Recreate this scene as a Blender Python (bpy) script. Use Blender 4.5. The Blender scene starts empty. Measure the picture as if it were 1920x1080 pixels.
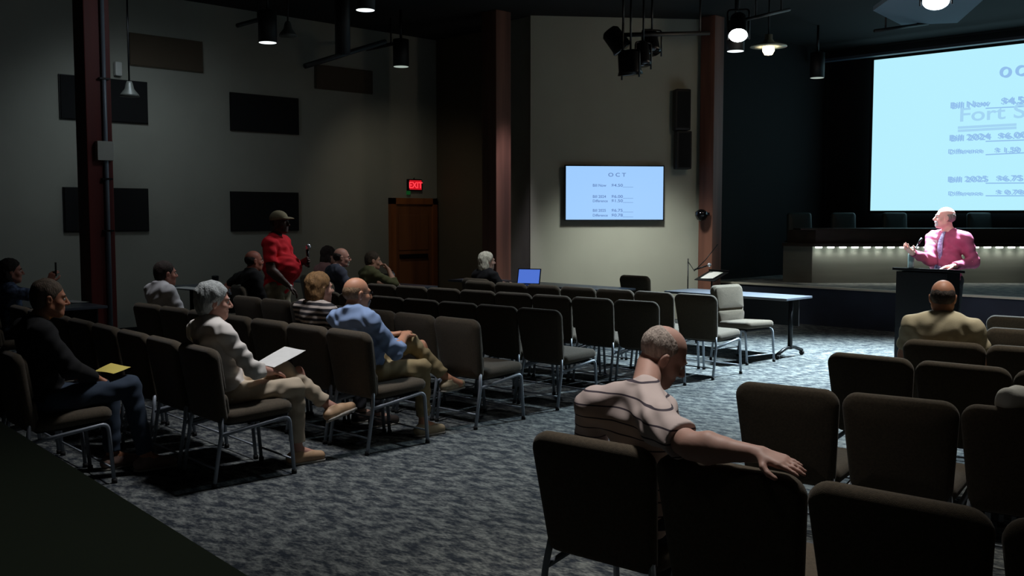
import bpy, bmesh, math, random
import numpy as np
from mathutils import Vector, Matrix
random.seed(7)
S2 = math.sqrt(2)
scene = bpy.context.scene
COL = scene.collection

# ------------------------------------------------------------ camera
CAMH, FPX = 1.75, 1900.0
PITCH = math.atan(138/FPX)
cd = bpy.data.cameras.new('camera'); cam = bpy.data.objects.new('camera', cd); COL.objects.link(cam)
cam.location = (0, 0, CAMH); cam.rotation_euler = (math.pi/2-PITCH, 0, math.pi/4)
cd.sensor_width = 36; cd.lens = 36*FPX/1920; cd.clip_end = 100
scene.camera = cam
scene.view_settings.view_transform = 'Standard'; scene.view_settings.look = 'None'
scene.view_settings.exposure = 0.0; scene.view_settings.gamma = 1.0
scene.view_settings.use_curve_mapping = False
w = bpy.data.worlds.new('world'); scene.world = w; w.use_nodes = True
w.node_tree.nodes['Background'].inputs[0].default_value = (.5, .6, .7, 1)
w.node_tree.nodes['Background'].inputs[1].default_value = 0.001

# pixel -> point helpers (room axes: X right of the rows, Y towards the stage)
def room(xc, zc, z=0.0): return Vector(((xc-zc)/S2, (xc+zc)/S2, z))
def ray(px, py):
    a = (px-960)/FPX; b = (540-py)/FPX
    f = math.cos(PITCH)+b*math.sin(PITCH); u = -math.sin(PITCH)+b*math.cos(PITCH)
    r = room(a, f); return Vector((r.x, r.y, u))
def at(px, py, z):
    d = ray(px, py); t = (z-CAMH)/d.z; return Vector((d.x*t, d.y*t, z))
def at_depth(px, py, zc):
    d = ray(px, py); t = zc/((d.y-d.x)/S2); return Vector((d.x*t, d.y*t, CAMH+d.z*t))
def on_x(px, py, X):
    d = ray(px, py); t = X/d.x; return Vector((X, d.y*t, CAMH+d.z*t))
def on_y(px, py, Y):
    d = ray(px, py); t = Y/d.y; return Vector((d.x*t, Y, CAMH+d.z*t))

# ------------------------------------------------------------ lights
def light(kind, name, loc, energy, color=(1, 1, 1), aim=None, **kw):
    l = bpy.data.lights.new(name, kind); l.energy = energy; l.color = color
    for k, v in kw.items(): setattr(l, k, v)
    o = bpy.data.objects.new(name, l); COL.objects.link(o); o.location = loc
    if aim is not None:
        o.rotation_euler = (Vector(aim)-Vector(loc)).to_track_quat('-Z', 'Y').to_euler()
    return o
COOL = (.72, .9, 1.0); WARM = (1, .82, .6)
LS = [
 # overhead stage lamps hung over the open floor in front of the stage
 light('SPOT', 'stage_wash', at(1384, 62, 4.3)+Vector((0, 0, -.2)), 2600, COOL, aim=room(3.5, 11.6), spot_size=math.radians(74), spot_blend=1, shadow_soft_size=.12),
 light('SPOT', 'stage_wash', at(1755, 0, 4.4)+Vector((0, 0, -.2)), 6500, COOL, aim=room(4.2, 11.2), spot_size=math.radians(92), spot_blend=1, shadow_soft_size=.15),
 light('SPOT', 'speaker_key', room(3.0, 9.0, 4.5), 380, (1, .9, .93), aim=room(5.1, 11.9, 1.5), spot_size=math.radians(24), spot_blend=.8, shadow_soft_size=.1),
 # ceiling lamps over the seats, shining straight down; added fills are marked
 light('SPOT', 'overhead_spot', Vector((-6.0, 4.4, 4.6)), 470, (.97, .97, 1), aim=Vector((-5.9, 4.0, 0)), spot_size=math.radians(68), spot_blend=1, shadow_soft_size=.25),
 light('SPOT', 'overhead_spot', Vector((-9.0, 8.9, 4.6)), 370, (.9, .95, 1), aim=Vector((-9.0, 7.6, 0)), spot_size=math.radians(85), spot_blend=1, shadow_soft_size=.25),
 light('SPOT', 'overhead_spot', room(.75, 4.35, 4.6), 400, (1, .95, .9), aim=room(.6, 4.0, 0), spot_size=math.radians(48), spot_blend=1, shadow_soft_size=.2),
 light('SPOT', 'overhead_spot', room(3.2, 7.0, 4.6), 420, (1, .95, .86), aim=room(3.0, 6.2, 0), spot_size=math.radians(94), spot_blend=1, shadow_soft_size=.3),
 light('SPOT', 'wall_fill', room(-4.6, 13.0, 4.3), 52, (.78, .92, 1), aim=room(-5.2, 14.9, 1.2), spot_size=math.radians(130), spot_blend=1, shadow_soft_size=.3),  # added fill for the left wall, no fixture here
 light('SPOT', 'wall_fill', room(-2.4, 11.0, 4.3), 26, (.85, .92, 1), aim=room(-5.6, 11.9, 1.6), spot_size=math.radians(150), spot_blend=1, shadow_soft_size=.3),  # added fill for the left wall and the conduit side of the post
 light('SPOT', 'overhead_spot', Vector((-9.1, 4.7, 4.6)), 170, (.97, .97, 1), aim=Vector((-9.1, 4.3, 0)), spot_size=math.radians(58), spot_blend=1, shadow_soft_size=.25),  # unseen lamp added to brighten the man in white
 light('SPOT', 'overhead_spot', Vector((-1.6, .9, 4.6)), 26, (.9, 1, .85), aim=Vector((-1.6, .9, 0)), spot_size=math.radians(70), spot_blend=1, shadow_soft_size=.25),  # unseen lamp added to lift the dark booth counter
 light('SPOT', 'door_spot', at(752, 125, 4.0), 30, (1, .9, .7), aim=room(-1.9, 18.5, 1.0), spot_size=math.radians(90), spot_blend=1, shadow_soft_size=.12),
 light('SPOT', 'wall_fill', room(2.0, 14.9, 3.3), 420, (.95, 1, .95), aim=room(1.9, 16.7, -.7), spot_size=math.radians(88), spot_blend=1, shadow_soft_size=.2),  # added fill brightening the lower television wall, no fixture here
 light('SPOT', 'post_fill', room(.5, 15.7, 4.8), 380, (.95, .88, 1), aim=room(-.22, 16.3, .9), spot_size=math.radians(26), spot_blend=.6, shadow_soft_size=.1),  # added lamp that brightens the stage side of the corner post
]

# ------------------------------------------------------------ materials
def lin(c):
    return tuple(((x/255)/12.92 if x/255 <= .04045 else (((x/255)+.055)/1.055)**2.4) for x in c)
MC = {}
def mat(name, rgb, rough=.7, metal=0.0, var=0.0, scale=8.0, bump=0.0, bscale=60.0, stretch=(1, 1, 1), rgb2=None, spec=.5, sheen=0.0):
    if name in MC: return MC[name]
    m = bpy.data.materials.new(name); m.use_nodes = True; nt = m.node_tree; N = nt.nodes; L = nt.links
    b = N['Principled BSDF']; c = lin(rgb)
    b.inputs['Base Color'].default_value = (*c, 1); b.inputs['Roughness'].default_value = rough
    b.inputs['Metallic'].default_value = metal; b.inputs['Specular IOR Level'].default_value = spec
    if sheen: b.inputs['Sheen Weight'].default_value = sheen
    tc = N.new('ShaderNodeTexCoord'); mp = N.new('ShaderNodeMapping'); L.new(tc.outputs['Object'], mp.inputs[0])
    mp.inputs['Scale'].default_value = stretch
    if var or rgb2:
        n = N.new('ShaderNodeTexNoise'); n.inputs['Scale'].default_value = scale; n.inputs['Detail'].default_value = 4
        L.new(mp.outputs[0], n.inputs['Vector'])
        r = N.new('ShaderNodeValToRGB'); L.new(n.outputs[0], r.inputs[0])
        c2 = lin(rgb2) if rgb2 else tuple(x*(1-var) for x in c)
        r.color_ramp.elements[0].position = .38; r.color_ramp.elements[1].position = .62
        r.color_ramp.elements[0].color = (*c2, 1); r.color_ramp.elements[1].color = (*c, 1)
        L.new(r.outputs[0], b.inputs['Base Color'])
    if bump:
        n = N.new('ShaderNodeTexNoise'); n.inputs['Scale'].default_value = bscale; L.new(mp.outputs[0], n.inputs['Vector'])
        bp = N.new('ShaderNodeBump'); bp.inputs['Strength'].default_value = bump; bp.inputs['Distance'].default_value = .01
        L.new(n.outputs[0], bp.inputs['Height']); L.new(bp.outputs[0], b.inputs['Normal'])
    MC[name] = m; return m
def emis(name, rgb, st):
    if name in MC: return MC[name]
    m = bpy.data.materials.new(name); m.use_nodes = True; b = m.node_tree.nodes['Principled BSDF']
    b.inputs['Base Color'].default_value = (.02, .02, .02, 1); b.inputs['Specular IOR Level'].default_value = 0
    b.inputs['Emission Color'].default_value = (*lin(rgb), 1); b.inputs['Emission Strength'].default_value = st
    MC[name] = m; return m
def stripes(name, base, line, spacing, frac, axis=2, rough=.8):
    if name in MC: return MC[name]
    m = bpy.data.materials.new(name); m.use_nodes = True; nt = m.node_tree; N = nt.nodes; L = nt.links
    b = N['Principled BSDF']; b.inputs['Roughness'].default_value = rough
    tc = N.new('ShaderNodeTexCoord'); sp = N.new('ShaderNodeSeparateXYZ'); L.new(tc.outputs['Object'], sp.inputs[0])
    d = N.new('ShaderNodeMath'); d.operation = 'DIVIDE'; d.inputs[1].default_value = spacing; L.new(sp.outputs[axis], d.inputs[0])
    f = N.new('ShaderNodeMath'); f.operation = 'FRACT'; L.new(d.outputs[0], f.inputs[0])
    g = N.new('ShaderNodeMath'); g.operation = 'LESS_THAN'; g.inputs[1].default_value = frac; L.new(f.outputs[0], g.inputs[0])
    mx = N.new('ShaderNodeMix'); mx.data_type = 'RGBA'; L.new(g.outputs[0], mx.inputs[0])
    mx.inputs[6].default_value = (*lin(base), 1); mx.inputs[7].default_value = (*lin(line), 1)
    L.new(mx.outputs[2], b.inputs['Base Color']); MC[name] = m; return m

M_fab = mat('chair_fabric', (80, 70, 55), .95, var=.25, scale=90, bump=.25, bscale=400, sheen=.1)
M_tube = mat('grey_tube', (150, 158, 168), .45, .3)
M_cap = mat('black_rubber', (14, 14, 15), .8)
M_black = mat('black_paint', (12, 12, 14), .6, var=.3, scale=5)
M_blackm = mat('black_metal', (20, 21, 24), .4, .5)
M_wall = mat('wall_paint', (150, 150, 140), .9, var=.06, scale=1.5, bump=.05)
M_walltv = mat('wall_paint_tan', (164, 164, 150), .9, var=.05, scale=1.5, bump=.05)
M_walld = mat('wall_paint_brown', (92, 84, 68), .9, var=.1, scale=1.5)
M_pil = mat('pilaster_grey', (140, 138, 128), .9, var=.1, scale=2)
M_wood = mat('door_wood', (130, 80, 42), .5, rgb2=(96, 54, 26), scale=3, stretch=(1, 1, .08))
M_woodf = mat('door_frame_wood', (150, 88, 42), .5, rgb2=(120, 66, 30), scale=4, stretch=(1, 1, .1))
M_post = mat('red_timber', (122, 80, 64), .6, rgb2=(84, 52, 42), scale=4, stretch=(1, 1, .06))
M_curt = mat('black_curtain', (5, 6, 9), .95, var=.4, scale=6, stretch=(4, 4, .1))
M_ceil = mat('black_ceiling', (10, 10, 11), .95, var=.3, scale=3)
M_stage = mat('stage_face', (38, 46, 62), .8, var=.2, scale=3)
M_stagetop = mat('stage_carpet', (120, 118, 112), .95, rgb2=(70, 72, 74), scale=9)
M_panel = mat('acoustic_panel', (12, 12, 14), .95, bump=.3, bscale=200)
M_panelb = mat('brown_acoustic_panel', (82, 70, 56), .95, bump=.3, bscale=200)
M_white = mat('white_plastic', (190, 190, 185), .5)
M_paper = mat('paper', (226, 226, 222), .8, var=.05, scale=20)
M_yellow = mat('yellow_paper', (235, 215, 110), .8, var=.05, scale=20)
M_dais = mat('dais_fascia', (128, 128, 118), .55, .2, var=.12, scale=3, stretch=(.3, .3, 3))
M_daistop = mat('dais_top', (54, 44, 36), .4, var=.2, scale=6)
M_table = mat('table_top', (84, 90, 100), .35, var=.1, scale=10)
M_glass = mat('lens_black', (8, 8, 10), .1)

def carpet():
    m = bpy.data.materials.new('carpet'); m.use_nodes = True; nt = m.node_tree; N = nt.nodes; L = nt.links
    b = N['Principled BSDF']; b.inputs['Roughness'].default_value = 1; b.inputs['Specular IOR Level'].default_value = .1
    tc = N.new('ShaderNodeTexCoord'); mp = N.new('ShaderNodeMapping'); L.new(tc.outputs['Object'], mp.inputs[0])
    mp.inputs['Rotation'].default_value = (0, 0, -math.pi/4); mp.inputs['Scale'].default_value = (1, 2.1, 1)
    n1 = N.new('ShaderNodeTexNoise'); n1.inputs['Scale'].default_value = 7.5; n1.inputs['Detail'].default_value = 5; n1.inputs['Roughness'].default_value = .65
    n2 = N.new('ShaderNodeTexNoise'); n2.inputs['Scale'].default_value = 30; n2.inputs['Detail'].default_value = 3
    L.new(mp.outputs[0], n1.inputs['Vector']); L.new(mp.outputs[0], n2.inputs['Vector'])
    r = N.new('ShaderNodeValToRGB'); L.new(n1.outputs[0], r.inputs[0]); e = r.color_ramp.elements
    e[0].position = .4; e[0].color = (*lin((54, 59, 65)), 1); e[1].position = .62; e[1].color = (*lin((128, 131, 127)), 1)
    k = r.color_ramp.elements.new(.5); k.color = (*lin((92, 95, 95)), 1)
    r2 = N.new('ShaderNodeValToRGB'); L.new(n2.outputs[0], r2.inputs[0]); r2.color_ramp.elements[0].position = .3; r2.color_ramp.elements[1].position = .7
    r2.color_ramp.elements[0].color = (.55, .58, .62, 1); r2.color_ramp.elements[1].color = (1, 1, 1, 1)
    mx = N.new('ShaderNodeMix'); mx.data_type = 'RGBA'; mx.blend_type = 'MULTIPLY'; mx.inputs[0].default_value = 1
    L.new(r.outputs[0], mx.inputs[6]); L.new(r2.outputs[0], mx.inputs[7]); L.new(mx.outputs[2], b.inputs['Base Color'])
    bp = N.new('ShaderNodeBump'); bp.inputs['Strength'].default_value = .5; bp.inputs['Distance'].default_value = .01
    L.new(n2.outputs[0], bp.inputs['Height']); L.new(bp.outputs[0], b.inputs['Normal'])
    return m
M_carpet = carpet()

# ------------------------------------------------------------ mesh helpers
class MB:
    def __init__(s): s.v = []; s.f = []; s.smooth = []
    def add(s, vs, fs, smooth=True, M=None):
        o = len(s.v)
        if M is not None: vs = [M @ Vector(p) for p in vs]
        s.v += [tuple(p) for p in vs]; s.f += [tuple(i+o for i in f) for f in fs]; s.smooth += [smooth]*len(fs)
        return s
    def box(s, lo, hi, M=None, bev=0.0):
        bm = bmesh.new(); bmesh.ops.create_cube(bm, size=1)
        lo = Vector(lo); hi = Vector(hi)
        for v in bm.verts: v.co = Vector(((lo[i]+hi[i])/2+v.co[i]*(hi[i]-lo[i]) for i in range(3)))
        if bev: bmesh.ops.bevel(bm, geom=bm.edges[:], offset=bev, segments=2, affect='EDGES', profile=.6)
        bm.verts.index_update()
        s.add([v.co.copy() for v in bm.verts], [[v.index for v in f.verts] for f in bm.faces], False, M); bm.free(); return s
    def tube(s, pts, r, seg=10, M=None, flat=None, closed=False):
        pts = [Vector(p) for p in pts]; n = len(pts); vs = []; fs = []
        rs = r if isinstance(r, (list, tuple)) else [r]*n
        up = None
        for i, p in enumerate(pts):
            if closed: t = pts[(i+1) % n]-pts[i-1]
            else: t = pts[min(i+1, n-1)]-pts[max(i-1, 0)]
            t.normalize()
            if up is None: up = Vector((0, 0, 1)) if abs(t.z) < .9 else Vector((1, 0, 0))
            x = t.cross(up).normalized(); y = x.cross(t).normalized(); up = y
            for k in range(seg):
                a = 2*math.pi*k/seg; vs.append(p+x*(math.cos(a)*rs[i])+y*(math.sin(a)*rs[i]*(flat or 1)))
        for i in range(n if closed else n-1):
            j = (i+1) % n
            for k in range(seg):
                q = (k+1) % seg; fs.append((i*seg+k, i*seg+q, j*seg+q, j*seg+k))
        if not closed: fs.append(tuple(range(seg-1, -1, -1))); fs.append(tuple((n-1)*seg+k for k in range(seg)))
        return s.add(vs, fs, True, M)
    def lathe(s, prof, seg=28, M=None):
        vs = []; fs = []; n = len(prof)
        for r, z in prof:
            for k in range(seg):
                a = 2*math.pi*k/seg; vs.append(Vector((r*math.cos(a), r*math.sin(a), z)))
        for i in range(n-1):
            for k in range(seg):
                q = (k+1) % seg; fs.append((i*seg+k, i*seg+q, (i+1)*seg+q, (i+1)*seg+k))
        if prof[0][0] > 1e-4: fs.append(tuple(range(seg-1, -1, -1)))
        if prof[-1][0] > 1e-4: fs.append(tuple((n-1)*seg+k for k in range(seg)))
        return s.add(vs, fs, True, M)
    def pad(s, outline, t, e, M=None, dome=.008, n=5):
        """cushion: outline [(x,z)] closed, thickness t along y, rounded edge e, domed faces"""
        c = Vector((sum(p[0] for p in outline)/len(outline), sum(p[1] for p in outline)/len(outline)))
        m = len(outline); vs = []; fs = []; rings = []
        def inset(d):
            out = []
            for i in range(m):
                a = Vector(outline[i-1]); b = Vector(outline[i]); g = Vector(outline[(i+1) % m])
                n1 = (b-a).normalized(); n2 = (g-b).normalized(); nn = Vector((-(n1.y+n2.y), n1.x+n2.x)); 
                nn = nn.normalized() if nn.length > 1e-6 else (c-b).normalized()
                if nn.dot(c-b) < 0: nn = -nn
                out.append(b+nn*d)
            return out
        prof = [(.45, 'in', -1), (.8, 'in', -1)]
        lay = []
        for sgn in (-1, 1):
            part = []
            for q in (.35, .7): part.append((q, sgn))
            lay.append(part)
        seq = []
        seq.append(('s', .25, -1)); seq.append(('s', .6, -1)); 
        for i in range(n+1):
            a = -math.pi/2+math.pi*i/n; seq.append(('e', e*(1-math.cos(a)), math.sin(a)*t/2))
        seq.append(('s', .6, 1)); seq.append(('s', .25, 1))
        base = inset(e)
        for kind, a, b in seq:
            if kind == 'e': ring = [(p.x, b, p.y) for p in inset(a)]
            else: ring = [(c.x+(p.x-c.x)*a, b*(t/2+dome*(1-a*a)), c.y+(p.y-c.y)*a) for p in base]
            rings.append(len(vs)); vs += [Vector(p) for p in ring]
        for i in range(len(rings)-1):
            for k in range(m):
                q = (k+1) % m; fs.append((rings[i]+k, rings[i+1]+k, rings[i+1]+q, rings[i]+q))
        fs.append(tuple(range(m))); fs.append(tuple(rings[-1]+k for k in range(m-1, -1, -1)))
        return s.add(vs, fs, True, M)
    def mesh(s, name, m):
        me = bpy.data.meshes.new(name); me.from_pydata(s.v, [], s.f); me.materials.append(m)
        me.polygons.foreach_set('use_smooth', s.smooth)
        bm = bmesh.new(); bm.from_mesh(me); bmesh.ops.recalc_face_normals(bm, faces=bm.faces); bm.to_mesh(me); bm.free()
        me.update(); return me
    def build(s, name, m, parent=None, loc=None, rz=0, **tags):
        o = bpy.data.objects.new(name, s.mesh(name, m)); COL.objects.link(o)
        if parent is not None: o.parent = parent
        if loc is not None: o.location = loc
        o.rotation_euler.z = rz
        tag(o, **tags); return o
def tag(o, label=None, cat=None, group=None, kind=None):
    if label: o['label'] = label
    if cat: o['category'] = cat
    if group: o['group'] = group
    if kind: o['kind'] = kind
    return o
def empty(name, loc, rz=0, **tags):
    o = bpy.data.objects.new(name, None); COL.objects.link(o); o.location = loc; o.rotation_euler.z = rz
    o.empty_display_size = .1; return tag(o, **tags)
def dup(root, loc, rz, label, group=None):
    r = root.copy(); COL.objects.link(r); r.location = loc; r.rotation_euler.z = rz; r['label'] = label
    if group: r['group'] = group
    for ch in list(root.children):
        c = ch.copy(); COL.objects.link(c); c.parent = r
        for g in list(ch.children):
            d = g.copy(); COL.objects.link(d); d.parent = c
    return r
def rrect(w0, w1, z0, z1, r, n=5, r0=None):
    """rounded trapezoid outline, w0 bottom width, w1 top width"""
    r0 = r if r0 is None else r0
    cs = [(w1/2-r, z1-r, 0, r), (-w1/2+r, z1-r, 90, r), (-w0/2+r0, z0+r0, 180, r0), (w0/2-r0, z0+r0, 270, r0)]
    out = []
    for cx, cz, a0, rr in cs:
        for i in range(n+1):
            a = math.radians(a0+90*i/n); out.append((cx+rr*math.cos(a), cz+rr*math.sin(a)))
    return out
def rz_of(d): return math.atan2(-d[0], d[1])
def glyphs(body, size, ext):
    cu = bpy.data.curves.new('lettering', 'FONT'); cu.body = body; cu.size = size; cu.extrude = ext; cu.offset = size*.014
    t = bpy.data.objects.new('lettering', cu); COL.objects.link(t)
    bpy.context.view_layer.update()
    me = bpy.data.meshes.new_from_object(t.evaluated_get(bpy.context.evaluated_depsgraph_get()))
    bpy.data.objects.remove(t); bpy.data.curves.remove(cu)
    return me, max(v.co.x for v in me.vertices)
def text(body, size, m, parent, loc, rot, name='lettering', ext=.002, align='LEFT', xs=1.0):
    words = body.split(' '); pre = ''; R = Matrix.Rotation(rot[2], 3, 'Z')
    tot = glyphs(body, size, ext)[1]
    for i, w_ in enumerate(words):
        me, wd = glyphs(w_, size, ext)
        off = glyphs(pre+w_, size, ext)[1]-wd if pre else 0
        if align == 'CENTER': off -= tot/2
        pre += w_+' '
        me.name = name; me.materials.clear(); me.materials.append(m)
        o = bpy.data.objects.new(name, me); COL.objects.link(o); o.parent = parent
        o.location = Vector(loc)+R @ Vector((off*xs, 0, 0)); o.rotation_euler = rot; o.scale = (xs, 1, 1)

# ------------------------------------------------------------ setting
XL, YE, YS, YB, ZC = -14.4, 12.42, 14.7, 18.8, 4.95
XR, YF = 3.5, -3.2
MB().box((XL-.3, YF-.2, -.12), (XR+.2, YB+.3, 0)).build('floor', M_carpet, kind='structure')
MB().box((XL-.3, YF-.2, ZC), (XR+.2, YB+.3, ZC+.15)).build('ceiling', M_ceil, kind='structure')
MB().box((XL-.2, YF, 0), (XL, YE, ZC)).build('wall_left', M_wall, kind='structure')
TA, TB = room(.30, 16.62), room(3.12, 16.95)
MB().box((XL, YE, 0), (TA.x-.3, YE+.2, ZC)).build('wall_end', M_walld, kind='structure')
def wall_seg(a, b, th, name, m, z1=ZC, z0=0):
    d = (b-a); n = Vector((-d.y, d.x, 0)).normalized()*th
    vs = [a, b, b+n, a+n]; vs = [Vector((p.x, p.y, z0)) for p in vs]+[Vector((p.x, p.y, z1)) for p in vs]
    return MB().add(vs, [(0, 1, 2, 3), (4, 5, 6, 7), (0, 1, 5, 4), (1, 2, 6, 5), (2, 3, 7, 6), (3, 0, 4, 7)], False).build(name, m, kind='structure')
wall_seg(TA, TB, .25, 'wall_screen', M_walltv)
wall_seg(room(-.03, 17.05), room(.30, 16.66), .2, 'wall_pilaster', M_pil)
MB().box((TB.x-.35, TB.y, 0), (TB.x-.15, YB, ZC)).build('wall_stage_left', M_curt, kind='structure')
MB().box((TB.x-.35, YB, 0), (XR, YB+.2, ZC)).build('wall_back', M_curt, kind='structure')
MB().box((XR, YF, 0), (XR+.2, YB, ZC)).build('wall_right', M_walld, kind='structure')
MB().box((XL, YF-.2, 0), (XR, YF, ZC)).build('wall_rear', M_walld, kind='structure')
MB().box((XL, 0, 0), (XL+.015, YE, .1)).build('baseboard_left', M_black, kind='structure')

# stage
sx0 = TB.x-.15
st = MB().box((sx0, YS, 0), (XR, YB, .58)).build('stage_platform', M_stage, kind='structure')
MB().box((sx0, YS-.02, .58), (XR, YB, .61), bev=.006).build('stage_floor', M_stagetop, kind='structure')

MB().box((sx0, YS-.03, .585), (XR, YS+.05, .616), bev=.004).build('edge_highlight', mat('painted_edge_light', (196, 190, 172), .6), kind='structure')  # bright lit line of the stage edge, painted as a pale strip
# timber posts
def post(pl, pr, zc, label, name='timber_post', h=ZC, base=0.0, w=.3):
    c = at_depth((pl+pr)/2, 402, zc); c.z = 0
    r = empty(name, c, 0, label=label, cat='post', group='red timber posts')
    MB().box((-w/2, -w/2, base), (w/2, w/2, h), bev=.01).build('post_body', M_post, r)
    MB().box((-w/2-.012, -w/2-.012, base), (w/2+.012, w/2+.012, base+.12), bev=.005).build('base_plate', M_blackm, r)
    return r
M_post_keep = M_post; M_post = mat('dark_red_timber', (104, 30, 24), .6, rgb2=(78, 18, 16), scale=4, stretch=(1, 1, .06))
P1 = post(148, 214, 11.9, 'dark red timber post with a grey conduit and white switch box')
cb = MB().tube([(.165, .06, .1), (.165, .06, ZC-.01)], .028, 8)
cb.build('conduit', mat('conduit_grey', (128, 140, 152), .4, .2), P1)
for z in (1.55, 2.15, 3.3):
    MB().box((.148, .0, z), (.2, .12, z+.02)).build('conduit_clamp', M_blackm, P1)
zb = at_depth(197, 282, 11.7).z
MB().box((.15, -.06, zb-.11), (.225, .13, zb+.11), bev=.006).build('switch_box', mat('switch_box', (185, 188, 180), .5), P1)
M_post = M_post_keep
P2 = post(904, 958, 16.35, 'timber post in the corner beside the wall screen, its stage side brightly lit', w=.33)
P3 = post(1311, 1352, 16.75, 'rust coloured timber post at the stage corner behind the music stand', w=.27)

# acoustic panels on the left wall
def wall_panel(p0, p1, m, label, group, th=.05):
    a = on_x(*p0, XL); b = on_x(*p1, XL)
    c = Vector((XL, (a.y+b.y)/2, (a.z+b.z)/2)); w = abs(b.y-a.y)/2; h = abs(a.z-b.z)/2
    o = empty('acoustic_panel', c, 0, label=label, cat='wall panel', group=group)
    MB().box((0, -w, -h), (th, w, h), bev=.008).build('panel_face', m, o)
    MB().box((0, -w-.01, -h-.01), (th*.6, w+.01, h+.01)).build('panel_frame', M_blackm if m is M_panel else M_walld, o)
g = 'black acoustic panels on the left wall'
wall_panel((110, 140), (275, 232), M_panel, 'black wall panel crossed by the left timber post, upper one', g)
wall_panel((118, 352), (277, 432), M_panel, 'black wall panel crossed by the left timber post, lower one', g)
wall_panel((431, 174), (558, 252), M_panel, 'black rectangular wall panel high above the standing man in red', g)
wall_panel((432, 360), (558, 431), M_panel, 'black rectangular wall panel just behind the capped head of the standing man', g)
g = 'brown panels high on the left wall'
wall_panel((240, 62), (378, 136), M_panelb, 'faint brown wall panel high up just right of the conduit post', g)
wall_panel((590, 122), (696, 176), M_panelb, 'faint brown wall panel high up between the ceiling lamps', g)

# door on left wall
a = on_x(728, 371, XL); b = on_x(815, 371, XL)
yc = (a.y+b.y)/2; w_ = (b.y-a.y)/2; zt = a.z
d = empty('door_1', (XL, yc, 0), kind='structure')
MB().box((0, -w_, 0), (.08, -w_+.11, zt)).box((0, w_-.11, 0), (.08, w_, zt)).box((0, -w_, zt-.11), (.08, w_, zt)).build('door_frame', M_woodf, d)
dp = MB().box((0, -w_+.11, .01), (.04, w_-.11, zt-.11))
dp.box((.03, -w_+.2, .25), (.055, w_-.2, .95), bev=.01).box((.03, -w_+.2, 1.1), (.055, w_-.2, zt-.3), bev=.01)
dp = dp.build('door_leaf', M_wood, d)
hb = MB().box((.05, -w_+.2, .96), (.1, w_-.25, 1.03), bev=.01).build('push_bar', M_blackm, dp)

# exit sign
p = on_x(775, 347, XL)
ex = empty('exit_sign', (XL, p.y, p.z), 0, label='glowing red EXIT sign above the wooden door', cat='sign')
hw, hh = .16, .105
MB().box((0, -hw, -hh), (.06, hw, hh), bev=.008).build('housing', M_blackm, ex)
MB().box((.06, -hw+.02, -hh+.02), (.066, hw-.02, hh-.02)).build('lit_face', emis('exit_red', (200, 16, 30), .9), ex)
text('EXIT', .155, emis('exit_letters', (255, 60, 70), 1.3), ex, (.068, 0, -.055), (math.pi/2, 0, math.pi/2), align='CENTER')
MB().box((.02, -hw-.02, -hh-.07), (.05, -hw+.05, -hh-.005)).build('indicator', emis('exit_green', (20, 90, 40), .4), ex)
MB().tube([(0, 0, hh), (0.03, 0, hh+.03), (.03, 0, hh+.001)], .006).build('bracket', M_blackm, ex)

# small devices on the left wall
p = on_x(218, 130, XL); MB().box((0, -.05, -.1), (.09, .05, .1), bev=.02).build('wall_sensor', M_white, loc=p, label='small white sensor box on the wall beside the left timber post', cat='sensor')

# ------------------------------------------------------------ wall screen (TV) and speakers
tvd = (TB-TA).normalized(); tvn = Vector((tvd.y, -tvd.x, 0)); tva = math.atan2(tvd.y, tvd.x)
def on_plane(px, py, P, n):
    d_ = ray(px, py); t = n.dot(P-Vector((0, 0, CAMH)))/n.dot(d_); return Vector((0, 0, CAMH))+d_*t
TVp = TA+tvn*.12
c0 = on_plane(1059, 309, TVp, tvn); c1 = on_plane(1245, 414, TVp, tvn)
cc = (c0+c1)/2; tw = (c1-c0).to_2d().length/2; th_ = (c0.z-c1.z)/2
tv = empty('wall_television', cc-tvn*.06, tva, label='wide flat television lit pale blue on the tan wall', cat='television')
# local: x along wall, -y towards viewer
MB().box((-tw, -.06, -th_), (tw, -.01, th_), bev=.006).build('bezel', M_blackm, tv)
MB().box((-tw+.02, -.064, -th_+.02), (tw-.02, -.06, th_-.02)).build('screen', emis('tv_screen', (160, 205, 255), 1.0), tv)
MB().box((-.25, -.01, -.2), (.25, .059, .2)).build('wall_bracket', M_blackm, tv)
mtx = emis('tv_text', (110, 145, 205), .8)
def tvt(s, px, py, h, xs=1.0):
    q = on_plane(px, py, TVp, tvn)-cc
    text(s, h, mtx, tv, (q.dot(tvd), -.066, q.z), (math.pi/2, 0, 0), xs=xs, ext=.001)
tvt('O C T', 1140, 331, .085, 1.3)
for s, px, y, h in (('Bill Now', 1111, 350, .075), ('Bill 2024', 1111, 371, .075), ('Difference', 1111, 379, .07), ('Bill 2025', 1111, 397, .075), ('Difference', 1111, 406, .07)):
    tvt(s, px, y, h*.85, 1.0)
for s, px, y in (('$4.50____', 1146, 350), ('$6.00____', 1146, 371), ('$1.50____', 1146, 379), ('$6.75____', 1146, 397), ('$0.78____', 1146, 406)):
    tvt(s, px, y, .066, 1.3)
mtl = emis('tv_text_pale', (140, 180, 235), .9)

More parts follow.
